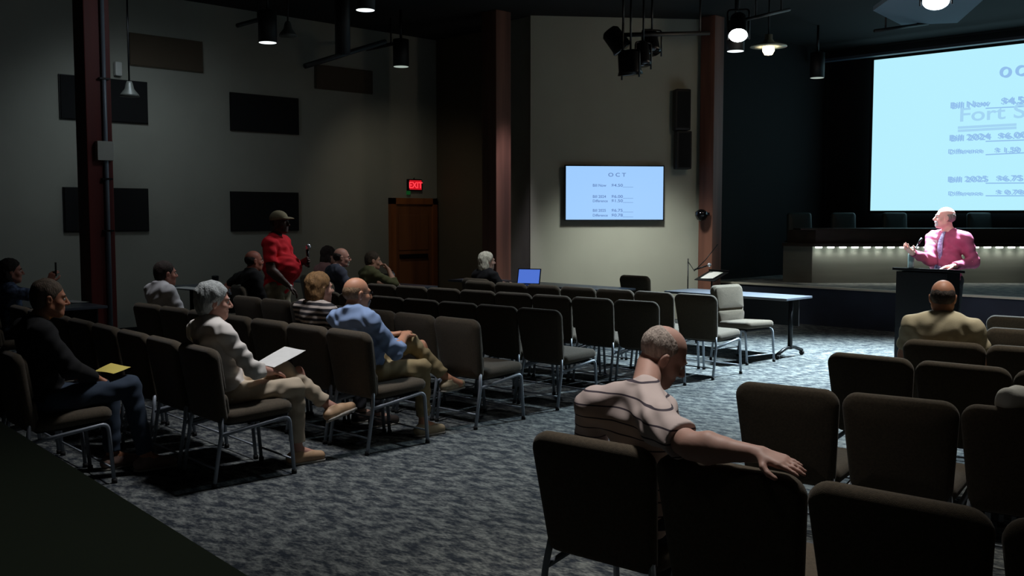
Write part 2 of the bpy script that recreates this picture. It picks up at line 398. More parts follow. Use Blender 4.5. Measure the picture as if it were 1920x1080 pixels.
def wallbox(px0, py0, px1, py1, depth, off=0):
    P = TA+tvn*(.02+depth+off)
    a = on_plane(px0, py0, P, tvn); b = on_plane(px1, py1, P, tvn); return (a+b)/2, (b-a).to_2d().length/2, (a.z-b.z)/2
c, hw, hh = wallbox(1267, 166, 1297, 317, .25)
la = empty('column_speaker', c, tva, label='tall narrow black column speaker hung on the wall right of the television', cat='loudspeaker')
MB().box((-hw, 0, -.02), (hw-.02, .2, hh), bev=.03).build('upper_cabinet', M_black, la)
MB().box((-hw+.03, 0, -hh), (hw, .2, -.03), bev=.02).build('lower_cabinet', M_black, la)
MB().box((-hw+.03, -.006, .02), (hw-.05, .0, hh-.04)).build('upper_grille', M_panel, la)
MB().box((-hw+.06, -.006, -hh+.03), (hw-.03, .0, -.06)).build('lower_grille', M_panel, la)
MB().box((-.06, .2, -.35), (.06, .27, .35)).build('wall_bracket', M_blackm, la)

# ------------------------------------------------------------ chairs
def smooth_path(pts, r=.05, n=5):
    out = [Vector(pts[0])]
    for i in range(1, len(pts)-1):
        a, b, c_ = Vector(pts[i-1]), Vector(pts[i]), Vector(pts[i+1])
        u = (a-b).normalized()*r; v = (c_-b).normalized()*r
        for k in range(n+1):
            t = k/n; out.append((b+u)*(1-t)**2+b*2*t*(1-t)+(b+v)*t*t)
    out.append(Vector(pts[-1])); return out
def make_chair(fab, name='banquet_chair'):
    r = empty(name, (0, 0, 0))
    # seat: pad lying flat
    S = Matrix.Translation((0, .02, .445)) @ Matrix.Rotation(math.radians(-87), 4, 'X')
    MB().pad(rrect(.48, .49, -.25, .25, .07), .085, .04, S, dome=.012).build('seat', fab, r)
    MB().box((-.2, -.2, .385), (.2, .22, .402)).build('seat_board', M_cap, r)
    B = Matrix.Translation((0, -.235, .43)) @ Matrix.Rotation(math.radians(9), 4, 'X')
    bk = MB().pad(rrect(.47, .53, -.03, .475, .075, 6, .05), .072, .035, B, dome=.004).build('backrest', fab, r)
    MB().pad(rrect(.46, .475, .17, .455, .07, 5, .035), .05, .022, B @ Matrix.Translation((0, .03, 0)), dome=.01).build('upper_cushion', fab, bk)
    MB().pad(rrect(.43, .455, .0, .16, .04, 5), .05, .022, B @ Matrix.Translation((0, .032, 0)), dome=.008).build('lumbar_cushion', fab, bk)
    for sx in (-1, 1):
        x = sx*.235
        p = smooth_path([(x, -.26, .335), (x, .225, .4), (x, .255, .02)], .05)
        MB().tube(p, .0135, 8).build('front_leg', M_tube, r)
        q = smooth_path([(x, -.315, .02), (x, -.262, .34), (x*.93, -.245, .46)], .03)
        MB().tube(q, .0135, 8).build('rear_leg', M_tube, r)
        for y in (-.317, .256):
            MB().lathe([(.018, 0), (.018, .028), (.012, .03)], 10, Matrix.Translation((x, y, 0))).build('foot_cap', M_cap, r)
    MB().tube([(-.235, .25, .1), (.235, .25, .1)], .007, 6).build('front_stretcher', M_tube, r)
    MB().tube([(-.235, -.3, .12), (.235, -.3, .12)], .007, 6).build('rear_stretcher', M_tube, r)
    tag(r, cat='chair'); return r
CH = make_chair(M_fab)
used = [False]
def place_chair(p, rz, label, group):
    if not used[0]:
        used[0] = True; CH.location = p; CH.rotation_euler.z = rz; CH['label'] = label; CH['group'] = group; return CH
    return dup(CH, p, rz, label, group)
ORD = ['aisle-end', 'second', 'third', 'fourth', 'fifth', 'sixth', 'seventh', 'eighth', 'ninth']
CHAIRS = {}
def row(key, end, far, n, sp, phrase, group, side, extra=None):
    """end/far: pixels on the top edge of the backs (z .9); side -1: row runs to -X, +1: to +X"""
    a = at(*end, .90); b = at(*far, .90) if far is not None else a+extra
    d_ = (b-a).normalized(); f = Vector((d_.y, -d_.x, 0)) if side < 0 else Vector((-d_.y, d_.x, 0))
    for k in range(n):
        c = a+d_*(sp*(k+.5))+f*.31; c.z = 0
        f_ = Matrix.Rotation(random.uniform(-.02, .02), 3, 'Z') @ f
        lab = phrase % (ORD[k]) if isinstance(phrase, str) else phrase[k]
        CHAIRS[key, k] = (place_chair(c, rz_of(f_), lab, group), f)
        if key == 'R1': CHAIRS[key, k][0].scale.x = 1.08
    return d_, f
GL = 'padded chairs in the left block'; GR = 'padded chairs in the right block'
dA, fA = row('A', (404, 655), (111, 590), 8, .545, 'dark padded chair, %s seat in the row of the grey-haired woman', GL, -1)
row('0', (36, 665), None, 3, .545, 'dark padded chair, %s seat in the row of the man with yellow paper', GL, -1, extra=dA)
row('B', (694, 624), (450, 592), 7, .53, 'dark padded chair, %s seat in the row of the man in light blue', GL, -1)
row('C', (897, 600), (440, 553), 7, .53, 'dark padded chair, %s seat one row in front of the light-blue shirt', GL, -1)
row('D', (1052, 582), (596, 545), 7, .52, 'dark padded chair, %s seat two rows in front of the light-blue shirt', GL, -1)
row('E', (1235, 566), (803, 538), 8, .53, 'dark padded chair, %s seat of the left block, second row from the television', GL, -1)
row('F', (1345, 554), (927, 528), 7, .54, 'dark padded chair, %s seat in the left block row nearest the television', GL, -1)
row('R1', (996, 802), (1540, 900), 5, .582, 'dark padded chair, %s seat in the row of the striped polo man', GR, 1)
row('R2', (1378, 713), (1821, 757), 5, .54, 'dark padded chair, %s seat one row beyond the striped polo man', GR, 1)
row('R3', (1550, 658), (1910, 692), 5, .54, 'dark padded chair, %s seat one row behind the man in beige', GR, 1)
row('R4', (1692, 634), (1852, 645), 5, .53, 'dark padded chair, %s seat in the row of the man in beige', GR, 1)
row('R5', (1845, 612), (1920, 617), 3, .53, 'dark padded chair, %s seat one row in front of the man in beige', GR, 1)
row('R6', (1850, 590), (1920, 594), 3, .53, 'dark padded chair, %s seat in the right block row nearest the stage', GR, 1)
# single chairs
p = room(2.78, 12.05); place_chair(p, rz_of((.985, -.17)), 'lone padded chair turned sideways, its pale lit front facing right beside the dark table', 'loose chairs by the tables')
p = room(1.93, 14.35); place_chair(p, rz_of((0, 1)), 'lone padded chair standing at the table under the wall television', 'loose chairs by the tables')

# ------------------------------------------------------------ tables
def make_table(L, D, loc, rz, label, name='folding_table', modesty=True):
    r = empty(name, loc, rz, label=label, cat='table', group='folding tables')
    MB().box((-L/2, -D/2, .715), (L/2, D/2, .745), bev=.006).build('tabletop', M_table, r)
    for sx in (-1, 1):
        x = sx*(L/2-.12)
        l = MB().tube([(x, 0, .1), (x, 0, .715)], .03, 10).build('leg', M_blackm, r)
        MB().tube(smooth_path([(x, -D/2+.02, .06), (x, -.1, .12), (x, .1, .12), (x, D/2-.02, .06)], .06), .022, 8).build('leg_foot', M_blackm, l)
        for sy in (-1, 1):
            MB().lathe([(.03, -.012), (.03, .012)], 14, Matrix.Translation((x, sy*(D/2-.02), .031)) @ Matrix.Rotation(math.pi/2, 4, 'X')).build('caster', M_cap, l)
    if modesty: MB().box((-L/2+.15, D/2-.06, .36), (L/2-.15, D/2-.045, .715)).build('modesty_panel', M_black, r)
    return r
tc_ = at(1475, 561, .74)
T1 = make_table(1.8, .62, Vector((tc_.x-.9, tc_.y+.31, 0)), 0, 'dark wheeled table in front of the stage beside the pale lit chair')
p = room(.35, 14.75); T2 = make_table(3.2, .6, Vector((p.x, p.y, 0)), 0, 'dark table below the television where the white-haired woman sits', modesty=False)
p = room(-2.25, 14.9); T3 = make_table(2.6, .8, Vector((p.x, p.y, 0)), 0, 'dark table near the wooden door with bottle and papers on it')
p = at(405, 541, .745)+Vector((-.1, .1, 0)); T4 = make_table(1.8, .7, Vector((p.x, p.y, 0)), 0, 'dark table near the left wall with white papers and a black cup')
T5 = make_table(1.5, .7, Vector((-11.8, 4.38, 0)), 0, 'dark table left of the conduit post, white sheet on it')

def paper(loc, rz, w, h, label, name='paper_sheet', m=None, tilt=(0, 0), group=None):
    vs = []; fs = []; n = 6
    for i in range(n+1):
        for j in range(n+1):
            x = (i/n-.5)*w; y = (j/n-.5)*h; vs.append((x, y, .006*math.sin(i/n*3+j/n*2)+.004))
    k = len(vs)
    vs += [(x, y, z-.0015) for x, y, z in vs]
    for i in range(n):
        for j in range(n):
            q = i*(n+1)+j; fs.append((q, q+n+1, q+n+2, q+1)); fs.append((k+q, k+q+1, k+q+n+2, k+q+n+1))
    o = MB().add(vs, fs).build(name, m or M_paper, label=label, cat='paper', group=group)
    o.location = loc; o.rotation_euler = (tilt[0], tilt[1], rz); return o
paper(at(355, 541, .748), .2, .5, .3, 'white papers lying on the table behind the grey-haired woman')
paper(at(137, 566, .748), .3, .28, .22, 'white sheet lying on the table left of the conduit post')
paper(Vector((on_y(722, 528, 9.15).x, 9.15, .748)), .6, .35, .25, 'loose white papers beside the bottle near the wooden door')

def bottle(loc, label, r=.035, h=.2, m=None, capm=None, name='water_bottle', cat='bottle'):
    o = empty(name, loc, 0, label=label, cat=cat)
    MB().lathe([(r*.9, 0), (r, .01), (r, h*.7), (r*.8, h*.8), (r*.45, h*.88), (r*.45, h*.93)], 16).build('bottle_body', m or M_white, o)
    MB().lathe([(r*.52, h*.93), (r*.52, h)], 14).build('bottle_cap', capm or M_blackm, o); return o
bottle(at(735, 531, .746), 'grey steel bottle standing on the table near the wooden door', .045, .19, mat('steel', (150, 152, 156), .35, .5))
pb = at_depth(494, 548, 11.3); 
def cup(loc, label, m):
    o = empty('travel_cup', loc, 0, label=label, cat='cup')
    MB().lathe([(.035, 0), (.046, .15), (.046, .155)], 18).build('cup_body', m, o)
    MB().lathe([(.048, .155), (.048, .17), (.03, .178)], 18).build('cup_lid', M_blackm, o)
cup(at(404, 541, .746), 'black travel cup on the table behind the grey-haired woman', M_black)
def laptop(loc, rz, label, glow=True):
    o = empty('laptop', loc, rz, label=label, cat='laptop')
    MB().box((-.17, -.12, 0), (.17, .12, .018), bev=.004).build('keyboard_base', M_blackm, o)
    T = Matrix.Translation((0, .12, .018)) @ Matrix.Rotation(math.radians(-20), 4, 'X')
    l = MB().box((-.17, -.006, 0), (.17, .006, .23), T, bev=.003).build('lid', M_blackm, o)
    MB().box((-.155, -.009, .012), (.155, -.0065, .215), T).build('display', emis('laptop_glow', (90, 130, 235), .75) if glow else emis('laptop_pale', (130, 190, 225), .6), l)
p = Vector((on_y(594, 530, 8.85).x, 8.85, .746)); laptop(p, math.radians(2), 'open laptop with a pale glowing display in front of the woman in pink', False)
p = at(986, 536, .746); p.z = .746; laptop(Vector((p.x+.02, p.y-.02, .746)), math.radians(28), 'open laptop with a blue display beside the white-haired woman')
# dark equipment bag on T3
p = at(705, 524, .75)
o = MB().box((-.16, -.12, 0), (.16, .12, .13), bev=.03).box((-.05, -.01, .13), (.05, .01, .15), bev=.004).build('camera_bag', M_black, loc=Vector((on_y(712, 524, 9.2).x, 9.2, .746)), label='small black bag on the table near the wooden door', cat='bag')

# ------------------------------------------------------------ music stand, microphone stand, post camera
p = room(3.08, 15.6); ms = empty('music_stand', p, rz_of((-.3, -1)), label='black music stand holding a white sheet in front of the stage corner post', cat='music stand')
MB().tube([(0, 0, .2), (0, 0, .8)], .012).build('stem', M_blackm, ms)
for k in range(3):
    a = k*2.094; MB().tube([(0, 0, .25), (.25*math.cos(a), .25*math.sin(a), .008)], .008).build('leg', M_blackm, ms)
MSD = Matrix.Translation((0, 0, .80)) @ Matrix.Rotation(math.radians(-24), 4, 'X')
MB().box((-.24, -.16, -.006), (.24, .16, .006), MSD, bev=.003).box((-.24, -.17, -.006), (.24, -.155, .03), MSD).build('desk', M_blackm, ms)
q = paper(p+Vector((.0, .0, .86)), rz_of((-.3, -1)), .3, .22, 'white sheet resting on the black music stand'); q.rotation_euler.x = math.radians(-24)
q.location = p+Vector((0, 0, .812))
p = room(2.8, 16.1); mi = empty('microphone_stand', p, 0, label='boom microphone stand with silver microphone before the stage corner post', cat='microphone stand')
MB().lathe([(.14, 0), (.14, .012), (.02, .03)], 20).build('base', M_blackm, mi)
MB().tube([(0, 0, .02), (0, 0, 1.05)], .01).build('pole', M_blackm, mi)
e1 = at_depth(1346, 458, 15.75)-p; e2 = at_depth(1322, 488, 15.75)-p; e3 = at_depth(1302, 508, 15.75)-p
MB().tube([e1, e2, e3, (0, 0, 1.0)], .007).build('boom', M_blackm, mi)
e4 = at_depth(1330, 497, 15.7)-p
hd = MB().lathe([(0, -.03), (.025, -.02), (.032, 0), (.025, .025), (0, .034)], 16, Matrix.Translation(e4)).build('microphone_head', mat('mic_silver', (200, 205, 215), .25, .6), mi)
MB().tube([e4, e3+Vector((0, 0, .02))], .012).build('microphone_body', M_blackm, mi)
p = at_depth(1315, 402, 16.5)
o = empty('camera_dome', p, tva, label='small dark round camera fixed to the stage corner post', cat='camera')
MB().lathe([(0, -.11), (.07, -.085), (.1, -.02), (.1, .04), (.04, .08), (0, .085)], 20).build('dome', M_glass, o)
MB().box((-.03, 0, -.02), (.14, .22, .03)).build('bracket', M_blackm, o)

# ------------------------------------------------------------ lectern
L0 = room(4.377, 11.6)
lc = empty('lectern', (L0.x+.31, L0.y+.2, 0), 0, label='tall black lectern in front of the man in the pink shirt', cat='lectern')
MB().box((-.29, -.18, .04), (.29, .18, 1.1), bev=.004).build('body', M_blackm, lc)
MB().box((-.31, -.2, 0), (.31, .2, .05), bev=.006).build('plinth', M_black, lc)
MB().box((-.32, -.22, -.015), (.32, .24, .015), Matrix.Translation((0, 0, 1.115)) @ Matrix.Rotation(math.radians(-4), 4, 'X'), bev=.004).build('reading_top', M_blackm, lc)
MB().box((-.295, .02, .12), (-.289, .14, .9)).build('side_inset', M_black, lc)
mc = MB().tube([(-.2, -.05, 1.13), (-.18, -.06, 1.25), (-.12, .0, 1.42)], .007).build('gooseneck', M_blackm, lc)
MB().tube([(-.12, .0, 1.42), (-.095, .03, 1.48)], .013).build('microphone_tip', M_black, mc)
b0 = bottle((lc.location.x-.08, lc.location.y-.1, 1.13), 'clear water bottle standing on the lectern top', .034, .21, mat('pale_plastic', (150, 175, 175), .2))
b0.location = (lc.location.x-.14, lc.location.y-.14, 1.142)

# ------------------------------------------------------------ dais
DZ = 16.85
def dc(px, dz=0): return room((px-960)/FPX*(DZ+dz), DZ+dz)
da = empty('dais_desk', (dc(1700).x, dc(1700).y, .61), math.radians(45), label='long grey council desk on the stage lit by a row of small lights', cat='desk')
# local frame: x = camera right (room (1,1)/sqrt2), y = away
xl = (1523-1700)/FPX*DZ; xr = (1945-1700)/FPX*DZ
H1 = .61; HT = .88
MB().box((xl, 0, 0), (xr, .04, H1), bev=.003).build('front_fascia', M_dais, da)
# left angled end panel
MB().add([(xl, 0, 0), (xl-.37, .42, 0), (xl-.37, .42, H1), (xl, 0, H1), (xl+.03, .04, 0), (xl-.34, .46, 0), (xl-.34, .46, H1), (xl+.03, .04, H1)],
         [(0, 1, 2, 3), (4, 5, 6, 7), (0, 1, 5, 4), (3, 2, 6, 7), (0, 3, 7, 4), (1, 2, 6, 5)], False).build('end_panel', M_dais, da)
MB().add([(xl-.02, -.16, H1), (xl-.42, .3, H1), (xl-.3, .7, H1), (xr, .7, H1), (xr, -.16, H1), (xl-.02, -.16, H1+.05), (xl-.42, .3, H1+.05), (xl-.3, .7, H1+.05), (xr, .7, H1+.05), (xr, -.16, H1+.05)],
         [(0, 1, 2, 3, 4), (5, 6, 7, 8, 9), (0, 1, 6, 5), (1, 2, 7, 6), (2, 3, 8, 7), (3, 4, 9, 8), (4, 0, 5, 9)], False).build('ledge', M_daistop, da)
MB().add([(xl+.05, 0, H1+.05), (xl-.3, .42, H1+.05), (xl-.26, .46, H1+.05), (xl+.07, .05, H1+.05), (xl+.05, 0, HT), (xl-.3, .42, HT), (xl-.26, .46, HT), (xl+.07, .05, HT)],
         [(0, 1, 2, 3), (4, 5, 6, 7), (0, 1, 5, 4), (1, 2, 6, 5), (2, 3, 7, 6), (3, 0, 4, 7)], False).box((xl+.05, 0, H1+.05), (xr, .04, HT)).box((xl-.2, .0, HT), (xr, .45, HT+.03), bev=.005).build('upper_screen', M_daistop, da)
led = emis('led_glow', (235, 250, 240), 7.0)
px = 1533; k = 0
while px < 1935:
    x = (px-1700)/FPX*DZ
    MB().lathe([(.0, -.01), (.04, -.01), (.04, .012), (0, .012)], 16, Matrix.Translation((x, -.06, H1-.014)) @ Matrix.Diagonal((1.45, 1, 1, 1))).build('led_light', led, da)
    o = light('SPOT', 'led_lamp', (0, 0, 0), 2.2, (.95, 1, .93), spot_size=math.radians(150), spot_blend=1, shadow_soft_size=.03)
    o.parent = da; o.location = (x, -.07, H1-.03); px += 22.5
# high-backed chairs behind the dais
oc = None
def office_chair():
    r = empty('council_chair', (0, 0, 0), cat='chair', group='high-backed chairs behind the council desk')
    m = mat('teal_leather', (52, 66, 66), .5, var=.15)
    MB().pad(rrect(.46, .44, .5, 1.18, .06), .1, .045, Matrix.Translation((0, .25, 0)) @ Matrix.Rotation(math.radians(-6), 4, 'X')).build('backrest', m, r)
    MB().pad(rrect(.5, .5, -.25, .25, .08), .1, .045, Matrix.Translation((0, 0, .47)) @ Matrix.Rotation(math.pi/2, 4, 'X')).build('seat', m, r)
    MB().tube([(0, 0, .08), (0, 0, .43)], .025).build('gas_column', M_blackm, r)
    for k in range(5):
        a = k*1.2566; MB().tube([(0, 0, .1), (.28*math.cos(a), .28*math.sin(a), .06)], [.025, .015]).build('base_spoke', M_blackm, r)
        MB().lathe([(.03, -.015), (.03, .015)], 12, Matrix.Translation((.28*math.cos(a), .28*math.sin(a), .03)) @ Matrix.Rotation(math.pi/2, 4, 'X')).build('caster', M_cap, r)
    for s in (-1, 1):
        MB().tube(smooth_path([(s*.2, 0, .46), (s*.28, 0, .46), (s*.28, 0, .66), (s*.28, .22, .66)], .04), .015).build('armrest', M_blackm, r)
    return r
dl = ['dark high-backed chair at the near end of the council desk', 'dark high-backed chair second along the council desk, left of the speaking man', 'dark high-backed chair hidden behind the raised hand at the council desk', 'dark high-backed chair behind the council desk, right of the speaking man']
for i, px in enumerate((1508, 1592, 1690, 1852)):
    dz_ = .95 if i < 3 else .72
    p = room((px-960)/FPX*(DZ+dz_), DZ+dz_, .61)
    if oc is None: oc = office_chair(); oc.location = p; oc.rotation_euler.z = math.radians(45); oc['label'] = dl[i]
    else: dup(oc, p, math.radians(45), dl[i])

# ------------------------------------------------------------ projection screen
YP = YB-.12
s0 = on_y(1640, 113, YP); s1 = on_y(1637, 395, YP)
SH = s0.z-s1.z; SW = SH*1.78
ps = empty('projection_screen', (s0.x, YP, s1.z), 0, label='huge bright projection screen above the stage showing bill amounts', cat='projection screen')
M_proj = emis('projected_slide', (184, 240, 255), 1.0)
MB().box((0, -.02, 0), (SW, .02, SH)).build('screen_fabric', M_proj, ps)
MB().box((-.05, -.03, -.05), (0, .03, SH+.05)).box((SW, -.03, -.05), (SW+.05, .03, SH+.05)).box((0, -.03, -.05), (SW, .03, 0)).box((0, -.03, SH), (SW, .03, SH+.05)).build('border_frame', M_black, ps)
t1 = emis('slide_text', (150, 196, 242), .95); t2 = emis('slide_text_pale', (168, 218, 250), .95)
def st(s, px, py, px_h, m, off=.0, xs=1.0):
    q = on_y(px, py, YP-.022); h = px_h*(q.y-q.x)/S2/FPX/.8
    text(s, h, m, ps, (q.x-s0.x, -.022-off, q.z-s1.z), (math.pi/2, 0, 0), xs=xs, ext=.0008)
for k_ in range(4): st('O C', 1873+k_*1.1, 145+k_*.4, 21, t1, .0002*k_, xs=.95)
for dx, dy in ((0, 0), (3, 1.5)):
    st('Bill Now', 1781+dx, 203+dy, 12, t1, .001, 1.3); st('$4.50', 1876+dx, 196+dy, 14, t1, .001, 1.3)
    st('Bill 2024', 1779+dx, 264+dy, 12, t1, .001, 1.4); st('$6.00', 1870+dx, 260+dy, 12, t1, .001, 1.5)
    st('Difference', 1777+dx, 288+dy, 9, t1, .001, 1.3); st('$ 1.50', 1864+dx, 286+dy, 10, t1, .001, 1.4)
    st('Bill 2025', 1776+dx, 341+dy, 11, t1, .001, 1.5); st('$6.75', 1867+dx, 339+dy, 11, t1, .001, 1.5)
    st('Difference', 1777+dx, 366+dy, 8, t1, .001, 1.45); st('$ 0.78', 1866+dx, 364+dy, 9, t1, .001, 1.7)
st('Fort S', 1797, 228, 28, t2, .0, 1.35)
def ln(x0, y0, x1, y1, m, t=.02):
    a = on_y(x0, y0, YP-.022)-Vector((s0.x, YP, s1.z)); b = on_y(x1, y1, YP-.022)-Vector((s0.x, YP, s1.z))
    MB().add([(a.x, -.0225, a.z-t), (b.x, -.0225, b.z-t), (b.x, -.0225, b.z), (a.x, -.0225, a.z), (a.x, -.02, a.z-t), (b.x, -.02, b.z-t), (b.x, -.02, b.z), (a.x, -.02, a.z)],
             [(0, 1, 2, 3), (4, 5, 6, 7), (0, 1, 5, 4), (3, 2, 6, 7), (0, 3, 7, 4), (1, 2, 6, 5)], False).build('ruled_line', m, ps)
ln(1796, 237, 1906, 231, t2, .045); ln(1796, 243, 1906, 237, t2, .045)
for y0, y1 in ((202, 198), (264, 261), (289, 285), (342.5, 342), (366, 366)): ln(1848, y0, 1930, y1, t1, .02)
MB().box((sx0+.1, YB-.9, ZC-.32), (XR, YB-.75, ZC-.27)).build('trim_1', mat('blue_trim', (58, 70, 84), .5), kind='structure')

# ------------------------------------------------------------ ceiling lamps
g = 'black cylinder downlights'
def can(px, py, z, label, glow, r=.125, h=None):
    p = at(px, py, z); h = h or (ZC-z)
    o = empty('cylinder_downlight', p, 0, label=label, cat='ceiling lamp', group=g)
    MB().lathe([(r, 0), (r, .42), (r*.3, .44)], 28).lathe([(r*.88, 0.0), (r*.88, .05)], 28).build('can_body', M_black, o)
    MB().tube([(0, 0, .42), (0, 0, h)], .02).build('stem', M_blackm, o)
    MB().lathe([(r*.93, -.002), (r*.93, .004)], 28).build('lens', glow, o)
    return o
g1 = emis('lamp_white', (235, 245, 245), 1.6); g2 = emis('lamp_dim', (190, 205, 195), .7)
can(502, 80, 4.07, 'black cylinder ceiling lamp nearest the left wall panels', g1)
can(752, 125, 4.07, 'black cylinder ceiling lamp above the wooden door', g2)
can(685, 19, 4.33, 'ceiling lamp disc at the top edge between the two left cylinder lamps', g1)
can(1379, 96, 4.07, 'black cylinder ceiling lamp just left of the pendant with bare bulb', g1)
can(1532, 146, 4.07, 'black cylinder ceiling lamp hanging between pendant and projection screen', g2, r=.12)
# bell lamps (unlit)
def bell(px, py, zc, label):
    p = at_depth(px, py, zc); o = empty('bell_lamp', p, 0, label=label, cat='ceiling lamp', group='unlit bell shaped lamps')
    MB().lathe([(.13, 0), (.115, .03), (.06, .1), (.045, .17), (.03, .2)], 24).build('lamp_shade', mat('frosted_shade', (84, 86, 82), .4), o)
    MB().lathe([(.12, .005), (.0, .006)], 20).build('lens', emis('bell_lens', (120, 120, 100), .25), o)
    MB().tube([(0, 0, .2), (0, 0, ZC-p.z)], .012).build('stem', M_blackm, o)
bell(540, 68, 14.2, 'small unlit bell lamp next to the lit left cylinder lamp')
bell(243, 181, 13.6, 'small unlit bell lamp in front of the upper black wall panel')
# pendant with bulb
p = at(1441, 88, 3.95); o = empty('pendant_lamp', p, 0, label='pendant lamp with flat round shade and glowing warm bulb', cat='pendant lamp')
MB().lathe([(.24, .0), (.235, .012), (.08, .06), (.05, .1), (.05, .16)], 32).build('lamp_shade', mat('pale_enamel', (190, 190, 165), .4), o)
MB().lathe([(0, -.11), (.05, -.1), (.078, -.05), (.075, .0), (.04, .04)], 24).build('bulb', emis('bulb_warm', (255, 236, 190), 12), o)
MB().tube([(0, 0, .16), (0, 0, ZC-p.z)], .01).build('cord', M_blackm, o)
light('POINT', 'pendant_light', p+Vector((0, 0, -.16)), 22, WARM, shadow_soft_size=.08)
# bright stage lamps
def stage_lamp(p, aim, label, r=.14, m=None, name='stage_spotlight', grp='lit stage spotlights'):
    o = empty(name, p, 0, label=label, cat='stage light', group=grp)
    d_ = (Vector(aim)-p).normalized(); q = d_.to_track_quat('Z', 'Y').to_matrix().to_4x4()
    MB().lathe([(r*.6, -.32), (r*.85, -.28), (r*.9, -.05), (r, 0)], 24, q).build('housing', M_blackm, o)
    MB().lathe([(r*.94, .0), (r*.94, .006)], 24, q).build('lens', m or M_glass, o)
    yk = Matrix.Rotation(math.atan2(d_.y, d_.x), 4, 'Z')
    MB().tube(smooth_path([(0, -r*1.1, -.05), (0, -r*1.1, .3), (0, r*1.1, .3), (0, r*1.1, -.05)], .04), .012, 8, yk).build('yoke', M_blackm, o)
    MB().tube([(0, 0, .3), (0, 0, ZC-p.z)], .014).build('hanger', M_blackm, o)
    return o
hot = emis('stage_lamp_glow', (240, 250, 255), 26)
p = at(1384, 66, 3.9); stage_lamp(p, p+Vector((-p.x/12, -p.y/12, -1.5)), 'brilliant white stage spotlight just above the left of the pendant', .115, hot)
p = at(1755, 2, 4.45); stage_lamp(p, p+Vector((-p.x/12, -p.y/12, -2)), 'brilliant white stage spotlight at the top above the projection screen', .17, hot)
for px, py, zc, r, lab in ((1168, 92, 13.9, .15, 'unlit black spotlight at the left of the hanging cluster'), (1182, 140, 13.6, .17, 'unlit black spotlight lowest in the hanging cluster'),
                        (1222, 98, 14.1, .13, 'unlit black spotlight at the right of the hanging cluster'), (1206, 122, 13.8, .11, 'small unlit spotlight in the middle of the hanging cluster')):
    p = at_depth(px, py, zc); stage_lamp(p, p+Vector((random.uniform(-.2, .6), random.uniform(-.2, .6), -1)), lab, r, M_glass, 'hanging_spotlight', 'unlit spotlights in the hanging cluster')
# key spotlight off frame for the speaker is a plain lamp; lighting pipes
def pipe(p0, p1, r, label, drop=(.3, .7), name='lighting_pipe', hr=.015):
    o = empty(name, p0, 0, label=label, cat='pipe', group='black pipes under the ceiling'); d_ = p1-p0
    MB().tube([Vector((0, 0, 0)), d_], r).build('pipe_bar', M_black, o)
    for t in drop:
        q = d_*t; MB().tube([q, (q.x, q.y, ZC-p0.z)], hr).build('hanger', M_black, o)
pipe(at_depth(572, 124, 13), at_depth(722, 78, 14.2), .035, 'long black pipe slanting below the ceiling above the red-shirted man', (.45,), hr=.1)
pipe(at_depth(688, 92, 16.2), at_depth(738, 82, 16.9), .03, 'short black pipe next to the cylinder lamp over the door', (.9,))
pipe(at_depth(445, 48, 14.4), at_depth(488, 36, 14.9), .03, 'short black pipe left of the lit left cylinder lamp', (.9,))
pipe(at_depth(1150, 66, 13.9), at_depth(1330, 62, 14.3), .03, 'black pipe carrying the hanging spotlight cluster', (.1, .9))
pipe(at_depth(1400, 36, 11.5), at_depth(1480, 18, 12.5), .02, 'thin pipe above the pendant with bare bulb', (.2, .8))
pipe(at_depth(1640, 58, 15), at_depth(1740, 44, 15.6), .025, 'thin pipe under the ceiling above the projection screen', (.2, .8))
# ceiling cloud panel
cl = [at(1637, 20, 4.62), at(1700, -25, 4.62), at(1850, -6, 4.62), at(1795, 43, 4.62), at(1690, 47, 4.62)]
vs = [Vector((q.x, q.y, 4.62)) for q in cl]+[Vector((q.x, q.y, 4.68)) for q in cl]
cp = MB().add(vs, [(0, 1, 2, 3, 4), (5, 6, 7, 8, 9)]+[(i, (i+1) % 5, (i+1) % 5+5, i+5) for i in range(5)], False)
c_ = sum(vs, Vector())/10
for q in (vs[1], vs[3]): 
    m_ = c_.lerp(q, .5); cp.tube([(m_.x, m_.y, 4.67), (m_.x, m_.y, ZC)], .008)
cp.build('ceiling_cloud', mat('cloud_blue', (92, 112, 130), .8), label='pale blue-grey ceiling panel behind the topmost bright spotlight', cat='ceiling panel')

# ------------------------------------------------------------ sound-booth counter in the near corner
e0 = at(0, 790, 1.08); e1 = at(465, 1080, 1.08); ed = (e1-e0).normalized(); en = Vector((-ed.y, ed.x, 0))
if en.dot(-e0) < 0: en = -en
en = Vector((en.x, en.y, 0)); e0 = e0-ed*1.6; e1 = e1+ed*.25
bc = empty('booth_counter', Vector((e0.x, e0.y, 0)), 0, label='plain dark booth counter slanting across the bottom left corner', cat='counter')
def slab(a, b, n0, n1, z0, z1):
    vs = [a+en*n0, b+en*n0, b+en*n1, a+en*n1]; vs = [Vector((p.x-e0.x, p.y-e0.y, z0)) for p in vs]+[Vector((p.x-e0.x, p.y-e0.y, z1)) for p in vs]
    return vs, [(0, 1, 2, 3), (4, 5, 6, 7), (0, 1, 5, 4), (1, 2, 6, 5), (2, 3, 7, 6), (3, 0, 4, 7)]
MB().add(*slab(e0, e1, 0, .72, 1.04, 1.08), False).build('counter_top', mat('booth_laminate', (74, 80, 68), .8, var=.05, scale=2), bc)
MB().add(*slab(e0, e1, .03, .09, 0, 1.04), False).build('front_panel', M_black, bc)
MB().add(*slab(e0, e0+ed*.05, .09, .7, 0, 1.04), False).build('side_panel', M_black, bc)

